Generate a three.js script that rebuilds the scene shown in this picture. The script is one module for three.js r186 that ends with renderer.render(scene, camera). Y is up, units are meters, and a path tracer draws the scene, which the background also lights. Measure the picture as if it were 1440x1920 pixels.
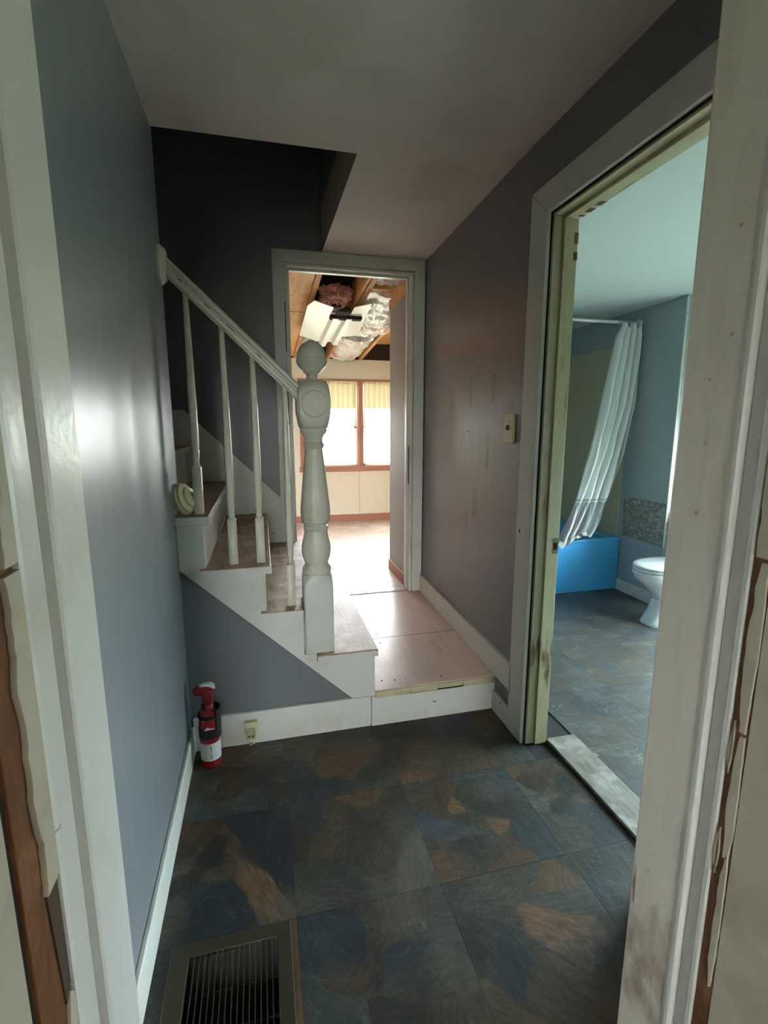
import * as THREE from 'three';
import { RoundedBoxGeometry } from 'three/addons/geometries/RoundedBoxGeometry.js';
import { mergeGeometries, mergeVertices, toCreasedNormals } from 'three/addons/utils/BufferGeometryUtils.js';

// ---------------------------------------------------------------- camera, sky, exposure
const scene = new THREE.Scene();
const camera = new THREE.PerspectiveCamera(92.35, 1440 / 1920, 0.05, 60);
camera.position.set(0, 1.45, 0);
camera.rotation.order = 'YXZ';
camera.rotation.set(THREE.MathUtils.degToRad(-10.05), THREE.MathUtils.degToRad(-13.97), 0);
const renderer = new THREE.WebGLRenderer({ antialias: true });
renderer.toneMapping = THREE.LinearToneMapping;
renderer.toneMappingExposure = 1.0;
renderer.shadowMap.enabled = true;
const SKY = [0.95, 1.0, 1.03], GROUND = [0.30, 0.32, 0.27];          // bright overcast sky above, yard below
{
  const w = 32, h = 32, a = new Float32Array(w * h * 4);
  for (let y = 0; y < h; y++) for (let x = 0; x < w; x++) {
    const up = (y + 0.5) / h * 2 - 1, t = THREE.MathUtils.smoothstep(up, -0.04, 0.06);
    for (let c = 0; c < 3; c++) a[(y * w + x) * 4 + c] = GROUND[c] * (1 - t) + SKY[c] * t;
    a[(y * w + x) * 4 + 3] = 1;
  }
  const t = new THREE.DataTexture(a, w, h, THREE.RGBAFormat, THREE.FloatType);
  t.mapping = THREE.EquirectangularReflectionMapping; t.magFilter = THREE.LinearFilter; t.needsUpdate = true;
  scene.background = t; scene.backgroundIntensity = 60.0;
}

// ---------------------------------------------------------------- random, noise, textures
let seed = 12345;
const rnd = () => { seed = (seed * 1664525 + 1013904223) >>> 0; return seed / 4294967296; };
const rr = (a, b) => a + (b - a) * rnd();
const hash = (x, y, s) => { let h = (x * 374761393 + y * 668265263 + s * 2246822519) | 0; h = Math.imul(h ^ (h >>> 13), 1274126177); return ((h ^ (h >>> 16)) >>> 0) / 4294967296; };
function vnoise(x, y, p, q, s) {                                       // tileable value noise, period p by q
  const xi = Math.floor(x), yi = Math.floor(y), fx = x - xi, fy = y - yi, u = fx * fx * (3 - 2 * fx), v = fy * fy * (3 - 2 * fy);
  const m = (i, n) => ((i % n) + n) % n, A = (i, j) => hash(m(i, p), m(j, q), s);
  return (A(xi, yi) * (1 - u) + A(xi + 1, yi) * u) * (1 - v) + (A(xi, yi + 1) * (1 - u) + A(xi + 1, yi + 1) * u) * v;
}
function fbm(u, v, fx, fy, oct, s) { let a = 0, k = 0.5, n = 0; for (let o = 0; o < oct; o++) { a += k * vnoise(u * fx, v * fy, fx, fy, s + o * 17); n += k; k *= 0.5; fx *= 2; fy *= 2; } return a / n; }
const hex = (h) => [(h >> 16) & 255, (h >> 8) & 255, h & 255];
const mix = (a, b, t) => [a[0] + (b[0] - a[0]) * t, a[1] + (b[1] - a[1]) * t, a[2] + (b[2] - a[2]) * t];
const sst = (x, a, b) => { const t = Math.min(1, Math.max(0, (x - a) / (b - a))); return t * t * (3 - 2 * t); };
function tex(n, fn, srgb = true, m = n) {
  const d = new Uint8Array(n * m * 4);
  for (let y = 0; y < m; y++) for (let x = 0; x < n; x++) {
    const c = fn((x + 0.5) / n, (y + 0.5) / m), i = (y * n + x) * 4, g = typeof c === 'number';
    for (let k = 0; k < 3; k++) d[i + k] = Math.max(0, Math.min(255, g ? c * 255 : c[k]));
    d[i + 3] = 255;
  }
  const t = new THREE.DataTexture(d, n, m, THREE.RGBAFormat);
  t.wrapS = t.wrapT = THREE.RepeatWrapping; t.magFilter = THREE.LinearFilter; t.minFilter = THREE.LinearMipmapLinearFilter; t.generateMipmaps = true;
  if (srgb) t.colorSpace = THREE.SRGBColorSpace;
  t.needsUpdate = true; return t;
}
const rep = (t, sx, sy = sx) => { const c = t.clone(); c.repeat.set(sx, sy); c.needsUpdate = true; return c; };

const bumpWall = tex(512, (u, v) => 0.95 * fbm(u, v, 6, 2, 3, 3) + 0.05 * fbm(u, v, 30, 30, 2, 9), false);
const bumpFine = tex(256, (u, v) => fbm(u, v, 24, 24, 4, 21), false);
// slate-look vinyl: each 0.457 m tile is printed with a few wedge-shaped slates; the texture holds 3 x 3 tiles
const SLATE = [0x3d3a31, 0x303639, 0x503e2c, 0x3b382c, 0x2d2d26, 0x48453d, 0x383d3b, 0x5a442e, 0x343128, 0x2d3337, 0x483d2f, 0x424036].map(hex);
function slateTexture(dust) {
  const cells = [];
  for (let t = 0; t < 9; t++) { const c = []; const n = 10 + (rnd() * 4 | 0); for (let k = 0; k < n; k++) { const a = rr(0, Math.PI); c.push([rr(-0.05, 1.05), rr(-0.05, 1.05), Math.cos(a), Math.sin(a), rr(1.3, 2.4), SLATE[rnd() * SLATE.length | 0], rr(0.75, 1.25)]); } cells.push(c); }
  return tex(1536, (u, v) => {
    const tx = Math.min(2, u * 3 | 0), ty = Math.min(2, v * 3 | 0), x = u * 3 - tx, y = v * 3 - ty, wx = x + 0.10 * (fbm(u, v, 12, 12, 5, 31) - 0.5), wy = y + 0.10 * (fbm(u, v, 12, 12, 5, 57) - 0.5);
    let b = 9, s = 9, bc = null, sc2 = null;
    for (const c of cells[ty * 3 + tx]) { const dx = wx - c[0], dy = wy - c[1], p = dx * c[2] + dy * c[3], q = -dx * c[3] + dy * c[2], e = Math.hypot(p, q * c[4]); if (e < b) { s = b; sc2 = bc; b = e; bc = c; } else if (e < s) { s = e; sc2 = c; } }
    const g = bc[2] * u + bc[3] * v, h = -bc[3] * u + bc[2] * v, grain = fbm(((g * 3) % 1 + 1) % 1, ((h * 3) % 1 + 1) % 1, 12, 60, 3, 77), cloud = fbm(u, v, 14, 14, 4, 91);
    let k = bc[6] * (0.62 + 0.45 * grain + 0.5 * (cloud - 0.3));
    let col = mix(sc2[5], bc[5], 0.5 + 0.5 * sst(s - b, 0, 0.03 + 0.22 * sst(cloud, 0.4, 0.7))).map((q) => q * k);
    col = mix(col, SLATE[5], 0.35 * sst(cloud, 0.55, 0.75));
    const vein = Math.abs(fbm(u, v, 17, 17, 4, 143) - 0.5);
    col = mix(col, [140, 138, 130], 0.22 * (1 - sst(vein, 0.0, 0.012)));
    if (dust) { col = mix(col, [62, 65, 62], 0.5); const d2 = sst(fbm(u, v, 10, 24, 5, 203), 0.5, 0.75), sc = 1 - sst(Math.abs(fbm(u, v, 8, 20, 3, 231) - 0.5), 0, 0.008); col = mix(col, [168, 170, 165], 0.15 + 0.14 * d2 * d2 + 0.60 * sc * sst(cloud, 0.42, 0.62)); }
    return col;
  });
}
const slateHall = slateTexture(false), slateBath = slateTexture(true);
const slateBump = tex(512, (u, v) => fbm(u, v, 20, 9, 5, 61), false);
function woodTexture(a, b, s, fx, fy, pale, paleAmt) {                 // grain runs along v
  return tex(512, (u, v) => {
    const warp = fbm(u, v, 3, 2, 3, s), ring = 0.5 + 0.5 * Math.sin((u * fx + warp * 5) * 6.283), fine = fbm(u, v, 90, 5, 3, s + 5), blot = fbm(u, v, 5, 4, 4, s + 11);
    let c = mix(hex(a), hex(b), Math.min(1, 0.45 * ring * fine * 1.6 + 0.45 * fine + 0.25 * (blot - 0.5)));
    const w = sst(fbm(u, v, 6, fy, 5, s + 23), 0.5, 0.68) * sst(fine, 0.2, 0.6);
    return mix(c, hex(pale), paleAmt * w);
  });
}
const woodJoist = woodTexture(0xc99360, 0x9f6a3c, 300, 6, 6, 0xd9a66c, 0.3);
const woodPlank = woodTexture(0xd2a36c, 0xb27d48, 340, 4, 3, 0xe0b98c, 0.4);
const woodTread = woodTexture(0xc4a88a, 0x957b5e, 380, 3, 9, 0xddd5c8, 0.6);
const woodPly = woodTexture(0xe2c8b8, 0xcbae9e, 420, 2, 5, 0xd6c0b2, 0.55);
const woodSub = woodTexture(0xb5a297, 0x9c897d, 460, 2, 7, 0xcdc3bf, 0.6);
const woodStud = woodTexture(0x744722, 0x533015, 500, 5, 6, 0xc39a7e, 0.25);
// painted trim with scuffs and small chips: g = grime share, chips show older paint
function trimTexture(base, grime, gAmt, chip, chipAmt, s) {
  return tex(512, (u, v) => {
    const n = fbm(u, v, 5, 9, 5, s), f = fbm(u, v, 40, 40, 3, s + 3);
    let c = mix(hex(base), hex(grime), gAmt * sst(n, 0.5, 0.8) * (0.5 + f));
    c = mix(c, hex(grime), 0.07 * (f - 0.3));
    const k = fbm(u, v, 22, 30, 4, s + 7);
    if (k > 1 - chipAmt) c = hex(chip);
    return c;
  });
}
const trimClean = trimTexture(0xdad9d0, 0xada48c, 0.20, 0x9b8a6c, 0.14, 600);
const trimOld = trimTexture(0xc4bb98, 0x7c6b4a, 0.40, 0x8a6a42, 0.16, 640);
const ceilTex = tex(512, (u, v) => mix(hex(0xcabfb8), hex(0xbbaea5), sst(fbm(u, v, 4, 4, 5, 701), 0.45, 0.75)));

// canvas maps laid out in metres: u = d (or x), v = y
function metreMap(u0, u1, v0, v1, px, base, draw) {
  const cv = document.createElement('canvas'); cv.width = Math.round((u1 - u0) * px); cv.height = Math.round((v1 - v0) * px);
  const c = cv.getContext('2d'); c.fillStyle = base; c.fillRect(0, 0, cv.width, cv.height);
  const X = (u) => (u - u0) * px, Y = (v) => cv.height - (v - v0) * px;
  draw(c, X, Y, px);
  const t = new THREE.CanvasTexture(cv); t.colorSpace = THREE.SRGBColorSpace; t.wrapS = t.wrapT = THREE.RepeatWrapping;
  t.repeat.set(1 / (u1 - u0), 1 / (v1 - v0)); t.offset.set(-u0 / (u1 - u0), -v0 / (v1 - v0));
  return t;
}
const blot = (c, X, Y, u, v, ru, rv, col, n = 9) => {                  // ragged patch of several overlapping blobs
  c.fillStyle = col;
  for (let k = 0; k < n; k++) { const a = rr(0, 6.28), q = rr(0, 0.75); c.beginPath(); c.ellipse(X(u + ru * q * Math.cos(a)), Y(v + rv * q * Math.sin(a)), Math.abs(X(ru) - X(0)) * rr(0.3, 0.6), Math.abs(Y(rv) - Y(0)) * rr(0.3, 0.55), 0, 0, 7); c.fill(); }
};
// the hall's right wall has water runs, scrubbed spots and drips in its paint
const paintRightTex = metreMap(0.7, 3.6, 0, 2.9, 480, '#77767a', (c, X, Y) => {
  for (let k = 0; k < 500; k++) { c.fillStyle = `rgba(${rnd() < 0.5 ? '92,92,90' : '138,136,134'},${rr(0.015, 0.04)})`; c.beginPath(); c.ellipse(X(rr(0.7, 3.6)), Y(rr(0, 2.9)), rr(3, 40), rr(6, 40), 0, 0, 7); c.fill(); }
  const run = (u, v0, v1, w, col) => { c.strokeStyle = col; c.lineWidth = w * 480; c.lineCap = 'round'; c.beginPath(); c.moveTo(X(u), Y(v0)); for (let k = 1; k <= 8; k++) c.lineTo(X(u + 0.006 * Math.sin(k * 2.1 + u * 40)), Y(v0 + (v1 - v0) * k / 8)); c.stroke(); };
  run(2.585, 1.69, 1.59, 0.030, 'rgba(96,92,88,0.77)'); run(2.575, 1.61, 1.55, 0.012, 'rgba(90,86,82,0.84)'); run(2.29, 1.68, 1.58, 0.040, 'rgba(94,92,88,0.84)'); run(2.09, 1.56, 1.52, 0.028, 'rgba(96,92,86,0.70)');
  run(2.335, 1.40, 1.35, 0.036, 'rgba(98,96,92,0.56)'); run(2.335, 1.33, 1.24, 0.026, 'rgba(84,82,80,0.84)'); run(2.335, 1.23, 1.05, 0.010, 'rgba(100,98,95,0.70)'); run(2.30, 1.36, 1.12, 0.008, 'rgba(150,148,144,0.49)');
  run(2.50, 1.10, 0.94, 0.034, 'rgba(100,97,94,0.63)'); run(2.47, 1.08, 0.97, 0.045, 'rgba(98,95,92,0.63)'); run(2.59, 0.95, 0.81, 0.036, 'rgba(98,95,92,0.70)'); run(2.535, 1.08, 0.90, 0.008, 'rgba(150,146,142,0.70)'); run(2.58, 0.94, 0.84, 0.006, 'rgba(150,146,142,0.63)'); run(2.46, 1.0, 0.955, 0.007, 'rgba(66,62,58,0.90)');
  run(2.60, 1.417, 1.413, 0.010, 'rgba(58,54,50,0.90)'); run(2.62, 1.40, 1.33, 0.010, 'rgba(158,154,150,0.70)'); run(2.70, 1.37, 1.33, 0.012, 'rgba(104,100,96,0.70)'); run(2.86, 1.29, 1.22, 0.008, 'rgba(160,156,152,0.56)'); run(2.22, 1.55, 1.51, 0.006, 'rgba(156,152,148,0.70)');
});
// dirt rubbed into the bathroom door jamb and into the foot of the right doorway jamb
const jambBathTex = metreMap(1.10, 1.26, 0, 2.3, 420, '#c2b892', (c, X, Y) => {
  for (let k = 0; k < 260; k++) { c.fillStyle = `rgba(${rnd() < 0.6 ? '122,104,70' : '205,196,165'},${rr(0.03, 0.10)})`; c.beginPath(); c.ellipse(X(rr(1.1, 1.26)), Y(rr(0, 2.3)), rr(1, 8), rr(4, 30), 0, 0, 7); c.fill(); }
  for (let k = 0; k < 7; k++) blot(c, X, Y, rr(1.125, 1.225), rr(0.33, 0.50), 0.02, 0.07, 'rgba(84,62,34,0.16)', 6);
  blot(c, X, Y, 1.135, 0.43, 0.012, 0.10, 'rgba(70,52,30,0.22)', 7); blot(c, X, Y, 1.222, 0.45, 0.012, 0.08, 'rgba(70,52,30,0.25)', 7);
  blot(c, X, Y, 1.215, 1.55, 0.006, 0.10, 'rgba(104,84,52,0.18)', 6); blot(c, X, Y, 1.15, 1.1, 0.01, 0.12, 'rgba(104,84,52,0.12)', 6);
});
const jambRightTex = metreMap(0.62, 0.78, 0, 2.3, 420, '#e2dacb', (c, X, Y) => {
  for (let k = 0; k < 220; k++) { c.fillStyle = `rgba(${rnd() < 0.5 ? '150,138,116' : '222,218,206'},${rr(0.02, 0.07)})`; c.beginPath(); c.ellipse(X(rr(0.62, 0.78)), Y(rr(0, 2.3)), rr(2, 10), rr(6, 44), 0, 0, 7); c.fill(); }
  for (let k = 0; k < 40; k++) blot(c, X, Y, rr(0.65, 0.75), rr(0.20, 0.47), 0.022, 0.06, 'rgba(96,74,44,0.045)', 6);
  blot(c, X, Y, 0.75, 0.47, 0.006, 0.05, 'rgba(80,60,36,0.3)', 6);
  for (let k = 0; k < 7; k++) { c.fillStyle = 'rgba(110,96,74,0.5)'; c.beginPath(); c.ellipse(X(rr(0.65, 0.76)), Y(rr(0, 1.9)), rr(0.6, 1.6), rr(0.8, 2), 0, 0, 7); c.fill(); }
});

// ---------------------------------------------------------------- materials
function mat(color, roughness = 0.6, o = {}) { return new THREE.MeshPhysicalMaterial({ color, roughness, metalness: 0, ...o }); }
const wallBump = rep(bumpWall, 0.9), fineBump = rep(bumpFine, 3);
const M = {
  stairwell: mat(0x75787a, 0.35),
  trimCream: mat(0xffffff, 0.3, { map: rep(trimTexture(0xd8d4c0, 0xa89e80, 0.25, 0x9b8a6c, 0.12, 620), 0.9), bumpMap: fineBump, bumpScale: 0.0006 }),
  paintReturn: mat(0x8d8784, 0.6, { bumpMap: wallBump, bumpScale: 0.003 }),
  plaster: mat(0xffffff, 0.6, { map: rep(trimTexture(0xb9b29a, 0x8d8266, 0.35, 0x7d6a4c, 0.12, 670), 1.3), bumpMap: fineBump, bumpScale: 0.001 }),
  jambRight: mat(0xffffff, 0.4, { map: jambRightTex, bumpMap: fineBump, bumpScale: 0.0006 }),
  jambBath: mat(0xffffff, 0.45, { map: jambBathTex, bumpMap: fineBump, bumpScale: 0.0006 }),
  paintRight: mat(0xffffff, 0.29, { map: paintRightTex, bumpMap: wallBump, bumpScale: 0.002 }),
  paint: mat(0x75787a, 0.33, { bumpMap: wallBump, bumpScale: 0.004 }),
  ceiling: mat(0xffffff, 0.75, { map: rep(ceilTex, 0.6), bumpMap: fineBump, bumpScale: 0.0006 }),
  trim: mat(0xffffff, 0.3, { map: rep(trimClean, 0.8), bumpMap: fineBump, bumpScale: 0.0006 }),
  trimOld: mat(0xffffff, 0.45, { map: rep(trimOld, 0.9), bumpMap: fineBump, bumpScale: 0.0006 }),
  gap_shade: mat(0x1a1714, 0.9),  // near-black paint for the shade inside gaps and holes; also colours screw heads
  tile: mat(0xffffff, 0.52, { map: rep(slateHall, 1 / 1.371), bumpMap: rep(slateBump, 2.2), bumpScale: 0.0012 }),
  tileBath: mat(0xffffff, 0.45, { map: rep(slateBath, 1 / 1.371), bumpMap: rep(slateBump, 2.2), bumpScale: 0.0012 }),
  slab: mat(0x25241f, 0.9),
  ply: mat(0xffffff, 0.3, { map: rep(woodPly, 0.8), bumpMap: fineBump, bumpScale: 0.0008 }),
  sub: mat(0xffffff, 0.42, { map: rep(woodSub, 0.7), bumpMap: fineBump, bumpScale: 0.001 }),
  tread: mat(0xffffff, 0.5, { map: rep(woodTread, 1.3), bumpMap: fineBump, bumpScale: 0.001 }),
  joist: mat(0xffffff, 0.7, { map: rep(woodJoist, 2.2) }),
  plank: mat(0xffffff, 0.6, { map: rep(woodPlank, 1.4) }),
  stud: mat(0xffffff, 0.7, { map: rep(woodStud, 3) }),
  dark: mat(0x2a1e15, 0.9),
  stainWood: mat(0x94604e, 0.5),
  cream: mat(0xd0c5b0, 0.6, { bumpMap: wallBump, bumpScale: 0.003 }),
  bathPaint: mat(0xa0abac, 0.42, { bumpMap: wallBump, bumpScale: 0.003 }),
  bathCeil: mat(0xdcdfdd, 0.75, { bumpMap: fineBump, bumpScale: 0.0006 }),
  surround: mat(0xc0b798, 0.35),
  tub: mat(0x4fade6, 0.32, { bumpMap: fineBump, bumpScale: 0.0005 }),
  porcelain: mat(0xe6e6e2, 0.12, { clearcoat: 0.6, clearcoatRoughness: 0.05 }),
  plasticWhite: mat(0xe4e2da, 0.35),
  ivory: mat(0xd8cda4, 0.42),
  chrome: mat(0xd6d8da, 0.18, { metalness: 1 }),
  glass: mat(0xffffff, 0.02, { transmission: 1, thickness: 0, ior: 1.5 }),
  red: mat(0x860f12, 0.3, { clearcoat: 0.4, clearcoatRoughness: 0.2 }),
  redPlastic: mat(0x741412, 0.5),
  black: mat(0x121211, 0.5),
  vent: mat(0x332d1b, 0.5),
  duct: mat(0x5f5d58, 0.6, { metalness: 0.2 }),
  enamel: mat(0xe9e6df, 0.3),
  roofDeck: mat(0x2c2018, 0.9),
  frontPaint: mat(0x9c9484, 0.6),
};

// ---------------------------------------------------------------- geometry helpers (x right, y up, d = distance in front of the camera)
function uvBox(g) {
  if (g.index) g = g.toNonIndexed();
  const p = g.attributes.position, n = g.attributes.normal, uv = new Float32Array(p.count * 2);
  for (let i = 0; i < p.count; i += 3) {
    let a = 0, b = 0, c = 0;
    for (let k = 0; k < 3; k++) { a += n.getX(i + k); b += n.getY(i + k); c += n.getZ(i + k); }
    a = Math.abs(a); b = Math.abs(b); c = Math.abs(c);
    for (let k = 0; k < 3; k++) {
      const x = p.getX(i + k), y = p.getY(i + k), z = p.getZ(i + k);
      const q = a >= b && a >= c ? [-z, y] : b >= c ? [x, -z] : [x, y];
      uv[(i + k) * 2] = q[0]; uv[(i + k) * 2 + 1] = q[1];
    }
  }
  g.setAttribute('uv', new THREE.BufferAttribute(uv, 2));
  return g;
}
function bx(x0, x1, y0, y1, d0, d1, r = 0) {
  const w = x1 - x0, h = y1 - y0, l = d1 - d0, g = r > 0 ? new RoundedBoxGeometry(w, h, l, 2, Math.min(r, w / 2.05, h / 2.05, l / 2.05)) : new THREE.BoxGeometry(w, h, l);
  g.translate((x0 + x1) / 2, (y0 + y1) / 2, -(d0 + d1) / 2);
  return uvBox(g);
}
function poly(plane, pts, a0, a1, holes = [], bevel = 0) {
  const s = new THREE.Shape(pts.map((p) => new THREE.Vector2(p[0], p[1])));
  for (const h of holes) s.holes.push(new THREE.Path(h.map((p) => new THREE.Vector2(p[0], p[1]))));
  const g = new THREE.ExtrudeGeometry(s, { depth: a1 - a0 - 2 * bevel, bevelEnabled: bevel > 0, bevelSize: bevel, bevelThickness: bevel, bevelOffset: -bevel, bevelSegments: 2, curveSegments: 12 });
  if (bevel) g.translate(0, 0, bevel);
  const m = new THREE.Matrix4();
  if (plane === 'xy') m.makeTranslation(0, 0, -a1);
  if (plane === 'xd') m.set(1, 0, 0, 0, 0, 0, 1, a0, 0, -1, 0, 0, 0, 0, 0, 1);
  if (plane === 'dy') m.set(0, 0, 1, a0, 0, 1, 0, 0, -1, 0, 0, 0, 0, 0, 0, 1);
  g.applyMatrix4(m);
  return uvBox(g);
}
function loft(rings, seg = 40, crease = 0.7) {                         // rings: { y, rx, rz, n, x, z }, y up, superellipse sections
  const pos = [], idx = [];
  for (const r of rings) for (let k = 0; k < seg; k++) {
    const t = (k / seg) * Math.PI * 2, c = Math.cos(t), s = Math.sin(t), e = 2 / (r.n || 2), rz = r.rz ?? r.rx;
    pos.push((r.x || 0) + r.rx * Math.sign(c) * Math.abs(c) ** e, r.y, (r.z || 0) - rz * Math.sign(s) * Math.abs(s) ** e);
  }
  for (let j = 0; j < rings.length - 1; j++) for (let k = 0; k < seg; k++) { const a = j * seg + k, b = j * seg + (k + 1) % seg; idx.push(a, b, a + seg, b, b + seg, a + seg); }
  for (const [j, up] of [[0, false], [rings.length - 1, true]]) {
    const r = rings[j], c = pos.length / 3; pos.push(r.x || 0, r.y, r.z || 0);
    for (let k = 0; k < seg; k++) { const a = j * seg + k, b = j * seg + (k + 1) % seg; up ? idx.push(a, b, c) : idx.push(b, a, c); }
  }
  let g = new THREE.BufferGeometry(); g.setAttribute('position', new THREE.Float32BufferAttribute(pos, 3)); g.setIndex(idx);
  g = toCreasedNormals(g, crease);
  return uvBox(g);
}
function sheet(nu, nv, fn) {                                           // fn(u, v) -> [x, y, d]; uv stays 0..1
  const g = new THREE.PlaneGeometry(1, 1, nu, nv), p = g.attributes.position, uv = g.attributes.uv;
  for (let i = 0; i < p.count; i++) { const q = fn(uv.getX(i), uv.getY(i)); p.setXYZ(i, q[0], q[1], -q[2]); }
  g.computeVertexNormals(); return g;
}
function thick(nu, nv, fn, t) {                                        // closed slab under a sheet, t(u, v) metres along its normal
  const top = sheet(nu, nv, fn), p = top.attributes.position, n = top.attributes.normal, N = p.count, pos = [...p.array], uv = [...top.attributes.uv.array, ...top.attributes.uv.array], idx = [...top.index.array];
  for (let i = 0; i < N; i++) pos.push(p.getX(i) - n.getX(i) * t, p.getY(i) - n.getY(i) * t, p.getZ(i) - n.getZ(i) * t);
  for (let i = 0; i < top.index.count; i += 3) idx.push(top.index.getX(i) + N, top.index.getX(i + 2) + N, top.index.getX(i + 1) + N);
  const edge = [], W = nu + 1;
  for (let i = 0; i < nu; i++) edge.push([i + 1, i], [nv * W + i, nv * W + i + 1]);
  for (let j = 0; j < nv; j++) edge.push([j * W, (j + 1) * W], [(j + 1) * W + nu, j * W + nu]);
  for (const [a, b] of edge) idx.push(a, b, a + N, b, b + N, a + N);
  let g = new THREE.BufferGeometry(); g.setAttribute('position', new THREE.Float32BufferAttribute(pos, 3)); g.setAttribute('uv', new THREE.Float32BufferAttribute(uv, 2)); g.setIndex(idx);
  return toCreasedNormals(g, 0.9);
}
const merge = (gs) => mergeGeometries(gs.map((g) => (g.index ? g.toNonIndexed() : g)), false);
const cylX = (x0, x1, y, d, r, seg = 20) => { const g = new THREE.CylinderGeometry(r, r, x1 - x0, seg); g.rotateZ(Math.PI / 2); g.translate((x0 + x1) / 2, y, -d); return uvBox(g); };

// ---------------------------------------------------------------- object helpers
const used = new Map();
function numbered(n) { const k = used.get(n) || 0; used.set(n, k + 1); return k ? n + '_' + String(k).padStart(3, '0') : n; }
function mesh(name, gs, m, parent) {
  const o = new THREE.Mesh(Array.isArray(gs) ? (gs.length > 1 ? merge(gs) : gs[0]) : gs, m);
  o.name = numbered(name); o.castShadow = o.receiveShadow = true; (parent || scene).add(o); return o;
}
function group(name, at) { const o = new THREE.Group(); o.name = numbered(name); if (at) o.position.set(at[0], at[1], -at[2]); scene.add(o); return o; }
function tag(o, label, category, grp) { o.userData.label = label; o.userData.category = category; if (grp) o.userData.group = grp; return o; }
const struct = (o) => { o.userData.kind = 'structure'; return o; };
const S = (name, gs, m) => struct(mesh(name, gs, m));
const SG = (name) => struct(group(name));

// ---------------------------------------------------------------- the hall: dimensions
const XL = -0.355, XR = 1.12, XRB = 1.155, ZS = 2.14, ZB = 3.46, HC = 2.56, FL = 0.195, UP = 4.6;
const wallR = (d) => (d < 2 ? XR : XR + (XRB - XR) * (d - 2) / (ZB - 2));

// floor: a slab with vinyl tiles laid on it
{
  const f = SG('floor');
  const V = { x0: -0.252, x1: -0.012, d0: 0.84, d1: 1.215 };           // hole for the floor register
  mesh('slab', [bx(-3.2, 3.4, -0.20, -0.004, -4.2, V.d0), bx(-3.2, V.x0, -0.20, -0.004, V.d0, V.d1), bx(V.x1, 1.26, -0.20, -0.004, V.d0, V.d1), bx(-3.2, 1.26, -0.20, -0.004, V.d1, 2.3)], M.slab, f);
  const T = 0.457, g = 0.0005;
  let k = 0;
  for (let i = -7; i <= 8; i++) for (let j = -9; j <= 3; j++) {
    let x0 = 0.045 + i * T, x1 = x0 + T, d0 = 1.26 + (j - 1) * T, d1 = d0 + T;
    const hall = d0 > 0.75;
    if (hall) { x0 = Math.max(x0, XL); x1 = Math.min(x1, d1 > 1.9 ? 1.12 : 1.225); d1 = Math.min(d1, 2.145); }
    else { x0 = Math.max(x0, -3.0); x1 = Math.min(x1, 3.2); }
    if (x1 - x0 < 0.03 || d1 - d0 < 0.03) continue;
    const hole = x0 < V.x1 && x1 > V.x0 && d0 < V.d0 && d1 > V.d1;
    const gm = hole ? poly('xd', [[x0 + g, d0 + g], [x1 - g, d0 + g], [x1 - g, d1 - g], [x0 + g, d1 - g]], -0.004, 0, [[[V.x0, V.d0], [V.x0, V.d1], [V.x1, V.d1], [V.x1, V.d0]]]) : bx(x0 + g, x1 - g, -0.004, 0, d0 + g, d1 - g);
    // shift the print so that a tile's outline falls on a printed tile, a different one from tile to tile
    const uv = gm.attributes.uv, du = ((i + 30) % 3) * T - (0.045 + i * T), dv = ((j + 30) % 3) * T - (1.26 + (j - 1) * T);
    for (let q = 0; q < uv.count; q++) uv.setXY(q, uv.getX(q) + du, uv.getY(q) + dv);
    mesh('vinyl_tile', gm, M.tile, f); k++;
  }
}
// walls of the hall
S('wall_left', [bx(XL - 0.12, XL, 0, HC + 0.26, 0.70, 2.25)], M.paint);
S('wall_stairs', [poly('xy', [[XL, 0], [0.50, 0], [0.50, 0.16], [0.40, 0.16], [XL, 0.86]], 2.155, 2.25)], M.paint);
S('wall_right', [bx(XR, 1.23, 0, 2.275, 0.765, 1.085), poly('xd', [[XR, 1.84], [1.23, 1.84], [1.27, ZB + 0.02], [XRB, ZB + 0.02], [XR, 2.0]], 0, 2.275), poly('xd', [[XR, 0.765], [1.23, 0.765], [1.23, 1.84], [1.27, ZB + 0.02], [XRB, ZB + 0.02], [XR, 2.0]], 2.275, HC)], M.paintRight);
S('wall_back', [bx(-1.6, 0.19, 0, UP, ZB, ZB + 0.12), bx(1.075, 1.4, 0, HC, ZB, ZB + 0.12), bx(0.19, 1.075, 2.50, UP, ZB, ZB + 0.12), bx(1.075, 1.4, HC, UP, ZB, ZB + 0.12)], M.paint);
// stairwell shell above and to the left (unlit)
S('wall_stairwell_left', [bx(-1.6, -1.502, 0, UP, 2.25, ZB)], M.stairwell);
S('wall_stairwell_front', [bx(-1.6, XL - 0.121, 0, UP, 2.15, 2.25)], M.stairwell);
S('wall_stairwell_upper', [bx(XL - 0.12, 0.44, HC + 0.26, UP, 2.15, 2.23), bx(0.44, 0.54, HC + 0.26, UP, 2.15, ZB)], M.stairwell);
S('ceiling_stairwell', [bx(-1.6, 0.54, UP, UP + 0.1, 2.15, ZB + 0.12)], M.ceiling);
S('ceiling', [poly('xd', [[XL - 0.1, 0.7], [1.23, 0.7], [1.27, ZB], [0.44, ZB], [0.44, 2.23], [XL - 0.1, 2.23]], HC, HC + 0.26)], M.ceiling);

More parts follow.
